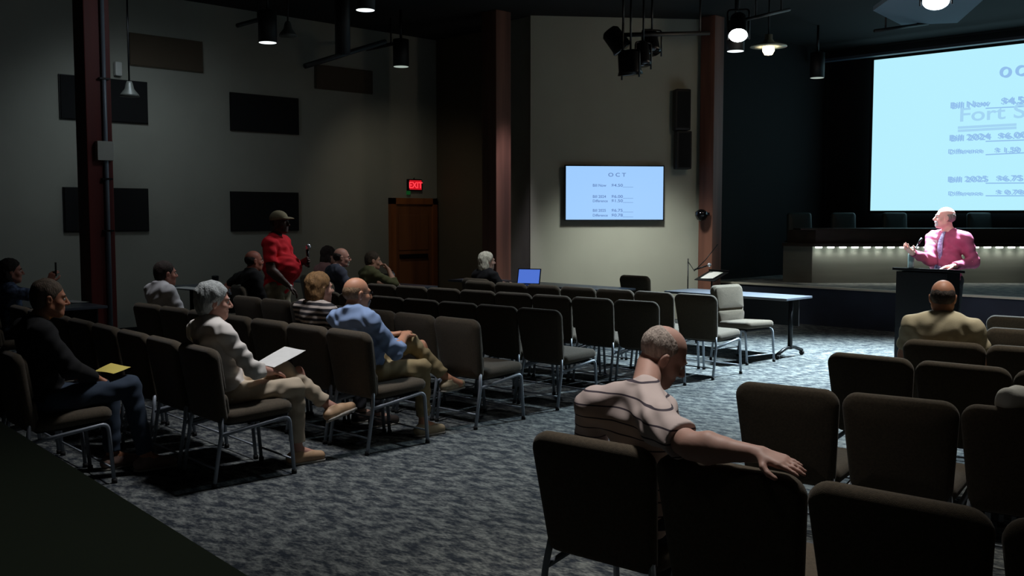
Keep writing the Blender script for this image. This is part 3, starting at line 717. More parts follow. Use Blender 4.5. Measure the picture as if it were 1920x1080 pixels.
# ------------------------------------------------------------ people
def surface_nets(F, org, h):
    S = F < 0; nx, ny, nz = F.shape
    c = np.zeros((nx-1, ny-1, nz-1), np.int8)
    for dx in (0, 1):
        for dy in (0, 1):
            for dz in (0, 1): c += S[dx:nx-1+dx, dy:ny-1+dy, dz:nz-1+dz]
    A = np.argwhere((c > 0) & (c < 8)); n = len(A)
    idx = np.full(c.shape, -1, np.int32); idx[A[:, 0], A[:, 1], A[:, 2]] = np.arange(n)
    acc = np.zeros((n, 3)); cnt = np.zeros(n)
    cor = [(i, j, k) for i in (0, 1) for j in (0, 1) for k in (0, 1)]
    val = {q: F[A[:, 0]+q[0], A[:, 1]+q[1], A[:, 2]+q[2]] for q in cor}
    for p in cor:
        for ax in range(3):
            if p[ax] == 0:
                q = list(p); q[ax] = 1; q = tuple(q); a = val[p]; b = val[q]
                m = (a < 0) != (b < 0); t = np.where(m, a/np.where(m, a-b, 1), 0)
                P = np.array(p, float)[None, :].repeat(n, 0); P[:, ax] += t
                acc[m] += P[m]; cnt[m] += 1
    V = (A+acc/cnt[:, None])*h+org
    Q = []
    for ax in range(3):
        o1, o2 = [(1, 2), (2, 0), (0, 1)][ax]
        sl0 = [slice(None)]*3; sl1 = [slice(None)]*3; sl0[ax] = slice(0, -1); sl1[ax] = slice(1, None)
        a = S[tuple(sl0)]; b = S[tuple(sl1)]; E = np.argwhere(a != b)
        ok = (E[:, o1] > 0) & (E[:, o2] > 0) & (E[:, o1] < F.shape[o1]-1) & (E[:, o2] < F.shape[o2]-1); E = E[ok]
        e1 = np.zeros(3, int); e1[o1] = 1; e2 = np.zeros(3, int); e2[o2] = 1
        g = lambda X: idx[X[:, 0], X[:, 1], X[:, 2]]
        q = np.stack([g(E-e1-e2), g(E-e2), g(E), g(E-e1)], 1)
        fl = a[E[:, 0], E[:, 1], E[:, 2]]; q[~fl] = q[~fl][:, ::-1]; Q.append(q)
    return V, np.concatenate(Q)

def V3(*a): return np.array(a, float)
def unit(v): return v/np.linalg.norm(v)
def prim_bounds(p):
    if p[0] == 'cap':
        _, a, b, ra, rb = p[:5]; r = max(ra, rb); return np.minimum(a, b)-r, np.maximum(a, b)+r
    r = max(p[2]); return p[1]-r, p[1]+r
def solve(prims, h, wr=0.0, seed=0, name='m', m=None, parent=None, ext=None, fs=1.0):
    adds = [p for p in prims if p[-1]['op'] == 'add']
    lo = np.min([prim_bounds(p)[0] for p in adds], 0)-4*h; hi = np.max([prim_bounds(p)[1] for p in adds], 0)+4*h
    dims = np.ceil((hi-lo)/h).astype(int)+1
    F = np.full(dims, 1.0, np.float32)
    axs = [lo[i]+np.arange(dims[i])*h for i in range(3)]
    for p in prims:
        o = p[-1]; k = o['k']; pl, ph = prim_bounds(p); mg = k+3*h
        sl = []
        for i in range(3):
            i0 = max(0, int((pl[i]-mg-lo[i])/h)); i1 = min(dims[i], int((ph[i]+mg-lo[i])/h)+2); sl.append(slice(i0, max(i0, i1)))
        sl = tuple(sl)
        if any(q.start >= q.stop for q in sl): continue
        X = axs[0][sl[0]][:, None, None].astype(np.float32); Y = axs[1][sl[1]][None, :, None].astype(np.float32); Z = axs[2][sl[2]][None, None, :].astype(np.float32)
        if p[0] == 'cap':
            _, a, b, ra, rb = p[:5]; d = b-a; L2 = max(d.dot(d), 1e-9)
            t = ((X-a[0])*d[0]+(Y-a[1])*d[1]+(Z-a[2])*d[2])/L2; tc = np.clip(t, 0, 1)
            D = np.sqrt((X-a[0]-tc*d[0])**2+(Y-a[1]-tc*d[1])**2+(Z-a[2]-tc*d[2])**2)-(ra+(rb-ra)*tc)
            if o.get('cut', 0): D = np.maximum(D, (t-1)*math.sqrt(L2))
            if o.get('cuta', 0): D = np.maximum(D, -t*math.sqrt(L2))
        else:
            _, c, r, Rm = p[:4]
            x = X-c[0]; y = Y-c[1]; z = Z-c[2]
            u = (x*Rm[0, 0]+y*Rm[1, 0]+z*Rm[2, 0]); v = (x*Rm[0, 1]+y*Rm[1, 1]+z*Rm[2, 1]); w_ = (x*Rm[0, 2]+y*Rm[1, 2]+z*Rm[2, 2])
            k0 = np.sqrt((u/r[0])**2+(v/r[1])**2+(w_/r[2])**2); k1 = np.sqrt((u/r[0]**2)**2+(v/r[1]**2)**2+(w_/r[2]**2)**2)+1e-6
            D = k0*(k0-1)/k1
        for (pn, po) in o.get('planes', ()):   # keep the side where dot(p-po, pn) < 0
            D = np.maximum(D, (X-po[0])*pn[0]+(Y-po[1])*pn[1]+(Z-po[2])*pn[2])
        if o['op'] == 'add':
            a = F[sl]; hh_ = np.clip(.5+.5*(D-a)/k, 0, 1) if k > 0 else (D > a)*1.0
            F[sl] = D*(1-hh_)+a*hh_-k*hh_*(1-hh_)
        else:
            a = F[sl]; D = -D; hh_ = np.clip(.5-.5*(D-a)/k, 0, 1); F[sl] = D*(1-hh_)+a*hh_+k*hh_*(1-hh_)
    if wr and fs > 1:
        X = axs[0][:, None, None]; Y = axs[1][None, :, None]; Z = axs[2][None, None, :]; q = seed*1.3
        W = np.sin(X*95+q+2*np.sin(Z*40))*np.sin(Y*88+1.5*np.sin(X*50))+.8*np.sin(Z*70+X*60+q)*np.sin(Y*60-X*45)
        F = F+(wr*W).astype(np.float32)
    elif wr:
        X = axs[0][:, None, None]*fs; Y = axs[1][None, :, None]*fs; Z = axs[2][None, None, :]*fs; q = seed*1.7
        W = np.sin(X*31+3*np.sin(Z*11+q)+q)*np.sin(Z*43+2.5*np.sin(X*17+Y*13)+q*2)+.6*np.sin((X+Y)*23-(Z)*61+2*np.sin(Y*19+q))
        F = F+(wr*W).astype(np.float32)
    V, Q = surface_nets(F, lo, h)
    me = bpy.data.meshes.new(name); me.vertices.add(len(V)); me.vertices.foreach_set('co', V.astype(np.float32).ravel())
    me.loops.add(len(Q)*4); me.loops.foreach_set('vertex_index', Q.ravel().astype(np.int32))
    me.polygons.add(len(Q)); me.polygons.foreach_set('loop_start', np.arange(0, len(Q)*4, 4, dtype=np.int32)); me.polygons.foreach_set('loop_total', np.full(len(Q), 4, np.int32))
    me.polygons.foreach_set('use_smooth', np.ones(len(Q), bool)); me.update(calc_edges=True)
    bm = bmesh.new(); bm.from_mesh(me)
    isl = []; seen = set()                      # keep the one main surface
    bm.verts.ensure_lookup_table()
    for v in bm.verts:
        if v.index in seen: continue
        st_ = [v]; seen.add(v.index); comp = []
        while st_:
            q = st_.pop(); comp.append(q)
            for e in q.link_edges:
                r = e.other_vert(q)
                if r.index not in seen: seen.add(r.index); st_.append(r)
        isl.append(comp)
    if len(isl) > 1:
        keep = max(len(c) for c in isl); tiny = [v for c in isl if len(c) < (keep if ext != 'multi' else 60) for v in c]
        if ext != 'multi': bmesh.ops.delete(bm, geom=tiny, context='VERTS')
    bmesh.ops.smooth_vert(bm, verts=bm.verts, factor=.4, use_axis_x=True, use_axis_y=True, use_axis_z=True)
    bm.to_mesh(me); bm.free(); me.materials.append(m)
    o = bpy.data.objects.new(name, me); COL.objects.link(o); o.parent = parent; return o

def cap(a, b, ra, rb, k=.02, op='add', **kw): return ['cap', V3(*a), V3(*b), ra, rb, dict(op=op, k=k, **kw)]
def ell(c, r, Rm=None, k=.03, op='add', **kw): return ['ell', V3(*c), r, np.eye(3) if Rm is None else Rm, dict(op=op, k=k, **kw)]
def rotm(yaw=0, pitch=0, roll=0):
    M = Matrix.Rotation(math.radians(yaw), 3, 'Z') @ Matrix.Rotation(math.radians(pitch), 3, 'X') @ Matrix.Rotation(math.radians(roll), 3, 'Y')
    return np.array(M)

def hand(P, wr, d, n, ts, curl=.35, s=1.0, spread=.1):
    """wr wrist, d finger direction, n palm normal, ts = +-1 thumb side along cross(d,n)"""
    d = unit(d); n = unit(n-d*n.dot(d)); sd = np.cross(d, n)*ts
    offs = [.03, .0105, -.0105, -.029]; lens = [.072, .081, .075, .058]
    for i, of in enumerate(offs):
        kn = wr+(d*(.092-.006*abs(i-1))+sd*of)*s
        P.append(cap(wr+sd*of*.55*s, kn, .017*s, .0125*s, k=.014))
        q = kn; dd = unit(d+sd*of*spread*8)
        for j, fr in enumerate((.45, .3, .25)):
            ang = curl*(.8 if j == 0 else 1.0); dd = unit(dd*math.cos(ang)+n*math.sin(ang))
            q2 = q+dd*lens[i]*fr*s; r0 = (.0092-.0009*j)*s; P.append(cap(q, q2, r0, r0-.0008*s, k=.004)); q = q2
            n_ = n
    b = wr+(d*.02+sd*.022)*s; t1_ = b+(d*.55+sd*.75+n*.25)*.042*s; t2_ = t1_+(d*.85+sd*.35+n*.35)*.034*s; t3 = t2_+(d*.95+n*.3)*.026*s
    P.append(cap(b, t1_, .015*s, .012*s, k=.012)); P.append(cap(t1_, t2_, .0115*s, .0105*s, k=.005)); P.append(cap(t2_, t3, .0105*s, .009*s, k=.004))

SIT = dict(pelvis=(0, -.09, .56), neck=(0, -.15, 1.06), shL=(-.185, -.14, 1.0), shR=(.185, -.14, 1.0), head=(0, -.10, 1.20),
    hipL=(-.09, -.06, .55), hipR=(.09, -.06, .55), knL=(-.12, .37, .545), knR=(.12, .37, .545), anL=(-.12, .38, .1), anR=(.12, .38, .1), toL=(-.14, .56, .03), toR=(.14, .56, .03),
    elL=(-.26, -.06, .75), elR=(.26, -.06, .75), wrL=(-.15, .17, .66), wrR=(.15, .17, .66))
STAND = dict(pelvis=(0, 0, .96), neck=(0, -.02, 1.50), shL=(-.19, -.02, 1.44), shR=(.19, -.02, 1.44), head=(0, .02, 1.655),
    hipL=(-.095, 0, .93), hipR=(.095, 0, .93), knL=(-.11, .02, .51), knR=(.11, .02, .51), anL=(-.12, -.03, .1), anR=(.12, -.03, .1), toL=(-.14, .15, .03), toR=(.14, .15, .03),
    elL=(-.26, -.05, 1.15), elR=(.26, -.05, 1.15), wrL=(-.27, .08, .93), wrR=(.27, .08, .93))
skinn = [0]
def person(loc, rz, label, base=SIT, pose={}, head=(0, 0, 0), skin=(190, 140, 118), hair='short', hairc=(90, 70, 55), shirt=(120, 120, 120), shirtm=None, sleeve='short',
           trous=(70, 70, 75), shoe=(60, 50, 45), belly=0.0, build=1.0, h=.008, scale=1.0, glasses=False, beard=None, curl=(.4, .4), palmL=None, palmR=None, dirL=None, dirR=None,
           sock=None, collar=True, wr=.004, tucked=False, extra=None, name='person', shoename='shoe'):
    skinn[0] += 1; sd_ = skinn[0]
    J = {k: V3(*v) for k, v in {**base, **pose}.items()}
    root = empty(name, loc, rz, label=label, cat='person')
    Msk = mat('skin_%d_%d_%d' % skin, skin, .55, var=.08, scale=14); Msk.node_tree.nodes['Principled BSDF'].inputs['Subsurface Weight'].default_value = .05
    Msh = shirtm or mat('shirt_%d_%d_%d' % shirt, shirt, .9, var=.08, scale=10, bump=.15, bscale=300)
    Mtr = mat('trousers_%d_%d_%d' % trous, trous, .9, var=.1, scale=12, bump=.15, bscale=300)
    Msho = mat('shoe_%d_%d_%d' % shoe, shoe, .6, var=.1, scale=20); Mh = mat('hair_%d_%d_%d' % hairc, hairc, .8, var=.35, scale=70, stretch=(1, 1, .3), bump=.6, bscale=160)
    P0, N0 = J['pelvis'], J['neck']; zt = unit(N0-P0); xs = unit(J['shR']-J['shL']); ya = unit(np.cross(zt, xs)); xt = np.cross(ya, zt); Rt = np.stack([xt, ya, zt], 1)
    Ls = np.linalg.norm(N0-P0); b = build
    def torso(inf, low=True):
        tp = lambda t, y=0, x=0: P0+zt*(Ls*t)+ya*y+xt*x
        L_ = [ell(tp(.74, .005), (.165*b+inf, .108*b+inf, .17+inf*.3), Rt, .03), ell(tp(.36, .012+belly*.6), (.148*b+inf+belly*.5, .108*b+inf+belly, .17), Rt, .05),
              ell(tp(.02, 0), (.165*b+inf, .125+inf+belly*.2, .13), Rt, .05)]
        for s_ in ('L', 'R'):
            sh = J['sh'+s_]; L_ += [cap(tp(.8, 0), sh, .075+inf*.7, .056*b+inf*.8, .05), cap(N0+zt*.0, sh+(N0-sh)*.25, .045+inf*.5, .05*b+inf*.6, .05)]
        return L_
    # ---- head frame
    Rh = rotm(*head); H = J['head']; hp = lambda x, y, z: H+Rh @ V3(x, y, z)
    body = torso(-.006)
    body += [cap(N0-zt*.04, hp(0, -.03, -.055), .06, .054, .03)]
    for s_, sg in (('L', -1), ('R', 1)):
        sh, el, wrr = J['sh'+s_], J['el'+s_], J['wr'+s_]
        body += [cap(sh, el, .054*b, .045*b, .02), ell(el+(wrr-el)*.25, (.047*b, .047*b, .06), None, .03), cap(el, el+(wrr-el)*.45, .044*b, .042*b, .015), cap(el+(wrr-el)*.4, wrr, .042*b, .028, .015)]
        dd = V3(*(dirL if s_ == 'L' else dirR)) if (dirL if s_ == 'L' else dirR) is not None else unit(wrr-el)
        pn = (palmL if s_ == 'L' else palmR); pn = V3(*pn) if pn is not None else V3(0, 0, -1.0)
        if abs(unit(dd).dot(unit(pn))) > .95: pn = V3(-sg, 0, 0)
        c_ = np.cross(unit(dd), pn)
        # thumb side: for a palm-down hand pointing forward, towards the body midline
        ts = -1 if s_ == 'L' else 1
        hand(body, wrr, dd, pn, -ts, curl[0 if s_ == 'L' else 1], 1.0)
        hi, kn, an, to = J['hip'+s_], J['kn'+s_], J['an'+s_], J['to'+s_]
        body += [cap(hi, kn, .078*b, .055*b, .03), cap(kn, an, .05*b, .034, .02), ell(kn+(an-kn)*.3-unit(np.cross(xt, an-kn))*-.012, (.05*b, .05*b, .1), None, .03), cap(an, to*.7+an*.3, .036, .03, .02)]
    hd = [ell(hp(0, -.015, .035), (.077, .097, .087), Rh, .02), ell(hp(0, .022, -.035), (.06, .07, .084), Rh, .03), ell(hp(0, .066, -.094), (.024, .02, .02), Rh, .03),
          cap(hp(-.035, .078, .022), hp(.035, .078, .022), .013, .013, .02), cap(hp(-.053, -.01, -.055), hp(-.02, .06, -.095), .02, .018, .03), cap(hp(.053, -.01, -.055), hp(.02, .06, -.095), .02, .018, .03),
          ell(hp(-.04, .058, -.028), (.026, .024, .024), Rh, .02), ell(hp(.04, .058, -.028), (.026, .024, .024), Rh, .02)]
    body += hd
    body += [ell(hp(-.031, .1, .001), (.019, .016, .012), Rh, .01, 'sub'), ell(hp(.031, .1, .001), (.019, .016, .012), Rh, .01, 'sub'),
             cap(hp(0, .09, .012), hp(0, .112, -.028), .0085, .0135, .01), ell(hp(-.012, .1, -.034), (.0095, .009, .008), Rh, .006), ell(hp(.012, .1, -.034), (.0095, .009, .008), Rh, .006),
             cap(hp(-.02, .086, -.058), hp(.02, .086, -.058), .0075, .0075, .006), cap(hp(-.017, .085, -.07), hp(.017, .085, -.07), .008, .008, .006),
             ell(hp(0, .1, -.064), (.026, .01, .003), Rh, .003, 'sub')]
    for sg in (-1, 1):
        body += [ell(hp(sg*.08, -.01, -.008), (.012, .021, .033), Rh @ rotm(0, 0, sg*8), .008), ell(hp(sg*.09, -.004, -.006), (.007, .01, .018), Rh, .006, 'sub')]
    bo = solve(body, h, 0, 0, 'body', Msk, root)
    for sg in (-1, 1):
        e = MB().lathe([(0, -.0125), (.009, -.009), (.0125, 0), (.009, .009), (0, .0125)], 14); 
        q = hp(sg*.031, .078, .001); eo = e.build('eye', mat('eye_white', (200, 200, 195), .3), root, loc=tuple(q))
        q2 = Rh @ V3(0, .0105, 0); MB().lathe([(0, -.004), (.005, -.002), (.0055, .0), (.003, .003), (0, .0035)], 10, Matrix.Translation(tuple(q2))).build('iris', mat('iris', (40, 28, 20), .3), eo)
        if hair != 'none':
            MB().tube([tuple(hp(sg*.016, .092, .02)), tuple(hp(sg*.03, .092, .027)), tuple(hp(sg*.047, .08, .022))], .0045, 6).build('eyebrow', Mh, root)
    # ---- hair
    up = Rh @ V3(0, 0, 1.); fw = Rh @ V3(0, 1., 0)
    C0 = hp(0, -.015, .035)
    fr = (fw*.75+up*-.66, hp(0, .045, .05))   # front hairline plane
    def pl(v, q): return (unit(Rh @ V3(*v)), hp(*q))
    if hair == 'short':
        hs = [ell(hp(0, -.02, .04), (.084, .1, .092), Rh, .01, planes=[pl((0, .8, -.6), (0, .055, .045)), pl((0, -.15, -1), (0, -.05, -.075))])]
        hs += [ell(hp(0, -.055, -.01), (.076, .06, .075), Rh, .02, planes=[pl((0, -.1, -1), (0, -.05, -.085)), pl((0, 1, -.1), (0, -.018, 0))])]
    elif hair == 'fringe':      # bald on top, ring of hair at the back and sides
        hs = [ell(hp(0, -.03, .015), (.082, .09, .075), Rh, .01, planes=[pl((0, .5, 1), (0, -.05, .075)), pl((0, 1, 0), (0, .0, 0)), pl((0, -.15, -1), (0, -.05, -.06))])]
    elif hair == 'crop':        # very short white hair all round
        hs = [ell(hp(0, -.018, .035), (.0795, .098, .088), Rh, .01, planes=[pl((0, .85, -.5), (0, .03, .06)), pl((0, -.15, -1), (0, -.05, -.065)), pl((0, .3, 1), (0, -.04, .1))])]
    elif hair == 'fluffy':
        hs = [ell(hp(0, -.025, .045), (.098, .112, .1), Rh, .02, planes=[pl((0, .85, -.5), (0, .055, .04))]), ell(hp(0, -.06, -.01), (.09, .07, .1), Rh, .03, planes=[pl((0, 1, -.1), (0, -.01, 0))])]
    elif hair == 'bob':
        hs = [ell(hp(0, -.022, .042), (.092, .108, .096), Rh, .02, planes=[pl((0, .8, -.6), (0, .05, .045))]), ell(hp(0, -.045, -.035), (.092, .078, .11), Rh, .03, planes=[pl((0, 1, -.05), (0, .005, 0)), pl((0, -.1, -1), (0, -.04, -.125))])]
    elif hair == 'long':
        hs = [ell(hp(0, -.022, .042), (.094, .11, .096), Rh, .02, planes=[pl((0, .8, -.6), (0, .05, .045))]), ell(hp(0, -.05, -.06), (.098, .075, .15), Rh, .03, planes=[pl((0, 1, -.05), (0, .01, 0))])]
    if hair in ('short', 'fringe', 'crop', 'fluffy', 'bob', 'long'):
        solve(hs, min(h, .005), .0016 if hair in ('crop', 'short', 'fringe') else .003, sd_, 'hair', Mh, root, fs=2.2)
    if hair == 'cap':
        hs = [ell(hp(0, -.015, .045), (.088, .106, .09), Rh, .01, planes=[pl((0, .12, -1), (0, 0, .03))])]
        cpo = solve(hs, min(h, .006), 0, 0, 'baseball_cap', mat('khaki_cap', (150, 140, 110), .9), root)
        bl = [ell(hp(0, .11, .04), (.07, .075, .022), Rh @ rotm(0, -8, 0), .005, planes=[pl((0, .1, -1), (0, .1, .036)), pl((0, -1, 0), (0, .06, 0))])]
        solve(bl, .004, 0, 0, 'cap_brim', mat('khaki_cap', (150, 140, 110), .9), cpo)
        hs = [ell(hp(0, -.035, .01), (.08, .085, .07), Rh, .01, planes=[pl((0, .1, 1), (0, 0, .035)), pl((0, 1, 0), (0, -.01, 0)), pl((0, -.15, -1), (0, -.05, -.06))])]
        solve(hs, min(h, .006), .001, 1, 'hair', Mh, root)
    if beard:
        Mb = mat('beard_%d_%d_%d' % beard, beard, .9, var=.3, scale=80, bump=.5, bscale=200)
        bs = [ell(hp(0, .05, -.088), (.045, .045, .036), Rh, .01, planes=[pl((0, -1, .3), (0, .02, 0)), pl((0, .2, 1), (0, .08, -.066))]),
              cap(hp(-.026, .088, -.052), hp(.026, .088, -.052), .009, .009, .01), cap(hp(-.03, .086, -.055), hp(-.03, .068, -.09), .011, .012, .01), cap(hp(.03, .086, -.055), hp(.03, .068, -.09), .011, .012, .01)]
        solve(bs, .005, .001, 2, 'beard', Mb, root)
    if glasses:
        g_ = MB()
        for sg in (-1, 1):
            g_.tube([tuple(hp(sg*.033+.022*math.cos(a), .102, .002+.017*math.sin(a))) for a in np.linspace(0, 2*math.pi, 15)[:-1]], .002, 5, closed=True)
            g_.tube([tuple(hp(sg*.055, .1, .008)), tuple(hp(sg*.079, .07, .008)), tuple(hp(sg*.085, -.01, .006))], .002, 5)
        g_.tube([tuple(hp(-.011, .103, .006)), tuple(hp(.011, .103, .006))], .002, 5)
        g_.build('eyeglasses', M_blackm, root)
    # ---- shirt
    cl_ = torso(.010)
    if sleeve != 'long':
        fr_ = {'short': .72, 'half': 1.0}[sleeve]
    for s_ in ('L', 'R'):
        sh, el, wrr = J['sh'+s_], J['el'+s_], J['wr'+s_]
        if sleeve == 'long':
            cl_ += [cap(sh, el, .066*b, .062*b, .03), cap(el, wrr-(wrr-el)*.04, .062*b, .042, .02, cut=1)]
        elif sleeve == 'half':
            cl_ += [cap(sh, el, .064*b, .056*b, .03), cap(el, el+(wrr-el)*.35, .062*b, .06*b, .02, cut=1)]
        else:
            cl_ += [cap(sh, sh+(el-sh)*fr_, .066*b, .064*b, .03, cut=1)]
    if collar: cl_ += [cap(N0-zt*.03, N0+zt*.045, .072, .064, .012, cut=1)]
    if tucked: cl_ = [[*p[:-1], {**p[-1], 'planes': list(p[-1].get('planes', []))+[(-zt, P0+zt*.01)]}] for p in cl_]
    solve(cl_, h, wr, sd_, 'shirt', Msh, root)
    # ---- trousers
    tr = [ell(P0+zt*.0, (.165*b+.008, .125+.006+belly*.15, .125), Rt, .04, planes=[(zt, P0+zt*.1)])]
    for s_ in ('L', 'R'):
        hi, kn, an = J['hip'+s_], J['kn'+s_], J['an'+s_]
        tr += [cap(hi, kn, .09*b, .068*b, .04), cap(kn, an+(kn-an)*(.06 if sock is None else .14), .066*b, .055, .02, cut=1)]
    solve(tr, h, wr*.8, sd_+5, 'trousers', Mtr, root)
    # ---- shoes
    for s_ in ('L', 'R'):
        an, to, kn = J['an'+s_], J['to'+s_], J['kn'+s_]
        f_ = unit(to-(an+V3(0, 0, 0))); f0 = to-an
        dn = unit(an-kn); fdir = unit(f0-dn*f0.dot(dn)*(.75)); fdir = unit(fdir)
        sx = unit(np.cross(fdir, dn)); dnn = unit(np.cross(sx, fdir)); 
        if dnn.dot(dn) < 0: dnn = -dnn
        if kn[2]-an[2] > .3: fdir = V3(fdir[0], fdir[1], 0); fdir = unit(fdir); dnn = V3(0, 0, -1.)
        heel = an+dnn*.05-fdir*.045; toe = an+dnn*.06+fdir*.17
        sole = (dnn, an+dnn*.098)
        sh_ = [cap(heel, an+dnn*.05+fdir*.08, .042, .043, .02, planes=[sole]), cap(an+dnn*.05+fdir*.06, toe, .044, .036, .02, planes=[sole]), cap(an+dnn*.0, an+dnn*.05, .043, .045, .02, cuta=1, planes=[sole])]
        so = solve(sh_, min(h, .007), 0, 0, shoename, Msho, root)
        s2 = [cap(an+dnn*.088-fdir*.045, an+dnn*.088+fdir*.08, .04, .043, .01, planes=[sole, (-dnn, an+dnn*.082)]), cap(an+dnn*.088+fdir*.06, an+dnn*.088+fdir*.17, .045, .038, .01, planes=[sole, (-dnn, an+dnn*.082)])]
        solve(s2, min(h, .006), 0, 0, 'sole', mat('sole_pale', (170, 165, 155), .8), so)
    root.scale = (scale,)*3
    if extra: extra(root, J, hp, Rt, P0, zt, ya, xt)
    return root, J
def seat_of(key, k, dy=0.0, dx=0.0):
    c, f = CHAIRS[key, k]; f = Vector((f.x, f.y, 0)); r = Vector((f.y, -f.x, 0)); return c.location+f*dy+r*dx, rz_of(f)
def local(loc, rz, P, sc=1.0):
    q = Matrix.Rotation(-rz, 3, 'Z') @ (Vector(P)-Vector(loc)); return tuple(x/sc for x in q)
def held(root, mb, name, m, label, cat, Pl):
    """a thing of its own placed at person-local point Pl"""
    o = mb.build(name, m, None, label=label, cat=cat)
    o.location = root.matrix_basis @ Vector(Pl); o.rotation_euler.z = root.rotation_euler.z; return o

# striped polo man, near right block
loc, rz = seat_of('R1', 0, -.02, .05)
tw_ = lambda px, py, z: local(loc, rz, at(px, py, z))
person(loc, rz, 'seated balding man in pale striped polo shirt, arm stretched over the next chair back', h=.006,
       pose=dict(pelvis=(.02, -.05, .56), neck=(.03, -.05, 1.055), shL=tw_(1112, 762, .985), shR=tw_(1240, 800, .985), head=tuple(V3(*tw_(1243, 668, 1.165))), elL=(-.3, .05, .75), wrL=(-.12, .28, .68),
                 elR=tw_(1296, 836, .955), wrR=tw_(1425, 852, .955)),
       head=(-42, -30, 6), skin=(190, 150, 136), hair='crop', hairc=(184, 170, 160), shirtm=stripes('striped_polo', (200, 184, 180), (60, 50, 62), .05, .12), trous=(40, 42, 50), build=1.06,
       dirR=(.95, -.05, -.12), palmR=(.0, .2, -1), curl=(.4, .12), wr=.005)

# man in beige, right block
loc, rz = seat_of('R4', 0, .0, -.05)
person(loc, rz, 'seated man in beige shirt seen from behind, bald crown facing the lectern', h=.007, pose=dict(neck=(0, -.13, 1.04), shL=(-.2, -.13, .97), shR=(.2, -.13, .97), head=(-.01, -.09, 1.175)), head=(12, -4, 0),
       skin=(196, 140, 112), hair='fringe', hairc=(70, 58, 52), shirt=(206, 194, 162), trous=(60, 60, 64), build=1.1)
# person at right edge with arm over chair
loc, rz = seat_of('R2', 3, .02, 0)
tw2 = lambda px, py, z: local(loc, rz, at(px, py, z))
person(loc, rz, 'seated person in pale grey shirt at the right edge, elbow reaching over a chair back', h=.008, pose=dict(neck=(-.02, -.08, 1.0), shL=(-.2, -.08, .93), shR=(.18, -.05, .93), head=(.02, .0, 1.13),
       elL=tw2(1893, 752, .92), wrL=tw2(1935, 742, .93)), head=(0, -15, 0), hair='short', hairc=(120, 115, 110), shirt=(226, 226, 218), sleeve='half', trous=(60, 60, 64))

# grey-haired woman with papers
def crossed(kz=.66, az=.36, ay=.60, side='L'):
    s = -1 if side == 'L' else 1
    return {'kn'+side: (s*.02, .36, kz), 'an'+side: (-s*.10, ay, az), 'to'+side: (-s*.12, ay+.17, az-.07)}
loc, rz = seat_of('A', 0, .02, -.09)
wl, wrz = person(loc, rz, 'seated grey-haired woman in white top with papers on crossed cream trousers', h=.006,
       pose={**crossed(.655, .37, .66), **dict(neck=(-.03, -.19, 1.03), shL=(-.2, -.2, .96), shR=(.15, -.16, .96), head=(-.04, -.14, 1.165), elR=(.22, .0, .72), wrR=(.08, .2, .67), elL=(-.22, -.02, .73), wrL=(-.06, .2, .68))},
       head=(-18, -3, 0), skin=(198, 148, 130), hair='fluffy', hairc=(176, 180, 178), shirt=(230, 224, 216), sleeve='half', trous=(200, 184, 160), shoe=(196, 160, 124), sock=1, collar=False, build=.96, wr=.006)
pp = loc+Matrix.Rotation(rz, 3, 'Z') @ Vector((-.02, .33, .745))
q = paper(pp, rz+.2, .22, .30, 'white papers resting on the grey-haired woman\'s raised knee'); q.rotation_euler.x = math.radians(18)
# man in light blue
loc, rz = seat_of('B', 0, .01, -.09)
person(loc, rz, 'seated bald man with glasses in light blue shirt, hands on crossed khaki knee', h=.006,
       pose={**crossed(.74, .42, .66), **dict(neck=(-.03, -.19, 1.02), shL=(-.21, -.2, .955), shR=(.16, -.16, .955), head=(-.04, -.13, 1.15), elR=(.22, .02, .72), wrR=(.05, .25, .80), elL=(-.24, -.02, .75), wrL=(-.1, .23, .80))},
       head=(-12, -2, 0), skin=(206, 148, 116), hair='fringe', hairc=(150, 120, 90), shirt=(142, 166, 206), sleeve='half', trous=(160, 142, 104), shoe=(176, 160, 130), glasses=True, beard=(170, 165, 160), sock=1, belly=.03, build=1.06, wr=.006, curl=(.7, .7))
# auburn woman in striped top
loc, rz = seat_of('B', 1, -.02, -.1)
person(loc, rz, 'seated woman with short auburn hair and dark striped top beside the light-blue shirt', h=.008, pose=dict(neck=(0, -.14, 1.03), head=(0, -.09, 1.165)), head=(-8, 0, 0),
       skin=(206, 160, 140), hair='bob', hairc=(140, 104, 62), shirtm=stripes('striped_top', (176, 164, 156), (30, 28, 34), .04, .55), trous=(40, 40, 46), build=.92)
# man in white shirt, far left chair
loc, rz = seat_of('B', 6, .02, -.1)
person(loc, rz, 'seated dark-haired man in white shirt in front of the table with white papers', h=.009, pose=dict(head=(0, -.08, 1.17)), head=(-5, 0, 0), skin=(190, 130, 112), hair='short', hairc=(48, 36, 30), shirt=(196, 196, 200), trous=(40, 40, 46))
# dark-clothed man with yellow paper
loc, rz = seat_of('0', 0, .0, -.02)
person(loc, rz, 'seated man in black shirt and blue jeans holding a yellow paper, brown sneakers', h=.006,
       pose=dict(head=(.02, -.04, 1.21), neck=(.0, -.13, 1.06), knR=(.1, .43, .60), anR=(.12, .52, .11), toR=(.14, .7, .03), wrR=(.1, .2, .68), wrL=(-.08, .2, .68), elR=(.24, .0, .78), elL=(-.2, 0, .78)), head=(-12, -4, 0),
       skin=(196, 132, 100), hair='short', hairc=(112, 96, 80), shirt=(20, 20, 22), trous=(52, 66, 84), shoe=(150, 122, 110), build=1.08, shoename='sneaker', curl=(.6, .6), sleeve='long')
q = paper(loc+Matrix.Rotation(rz, 3, 'Z') @ Vector((.04, .34, .715)), rz+.3, .2, .14, 'yellow paper held by the man in black at bottom left', m=M_yellow); q.rotation_euler.x = math.radians(14)

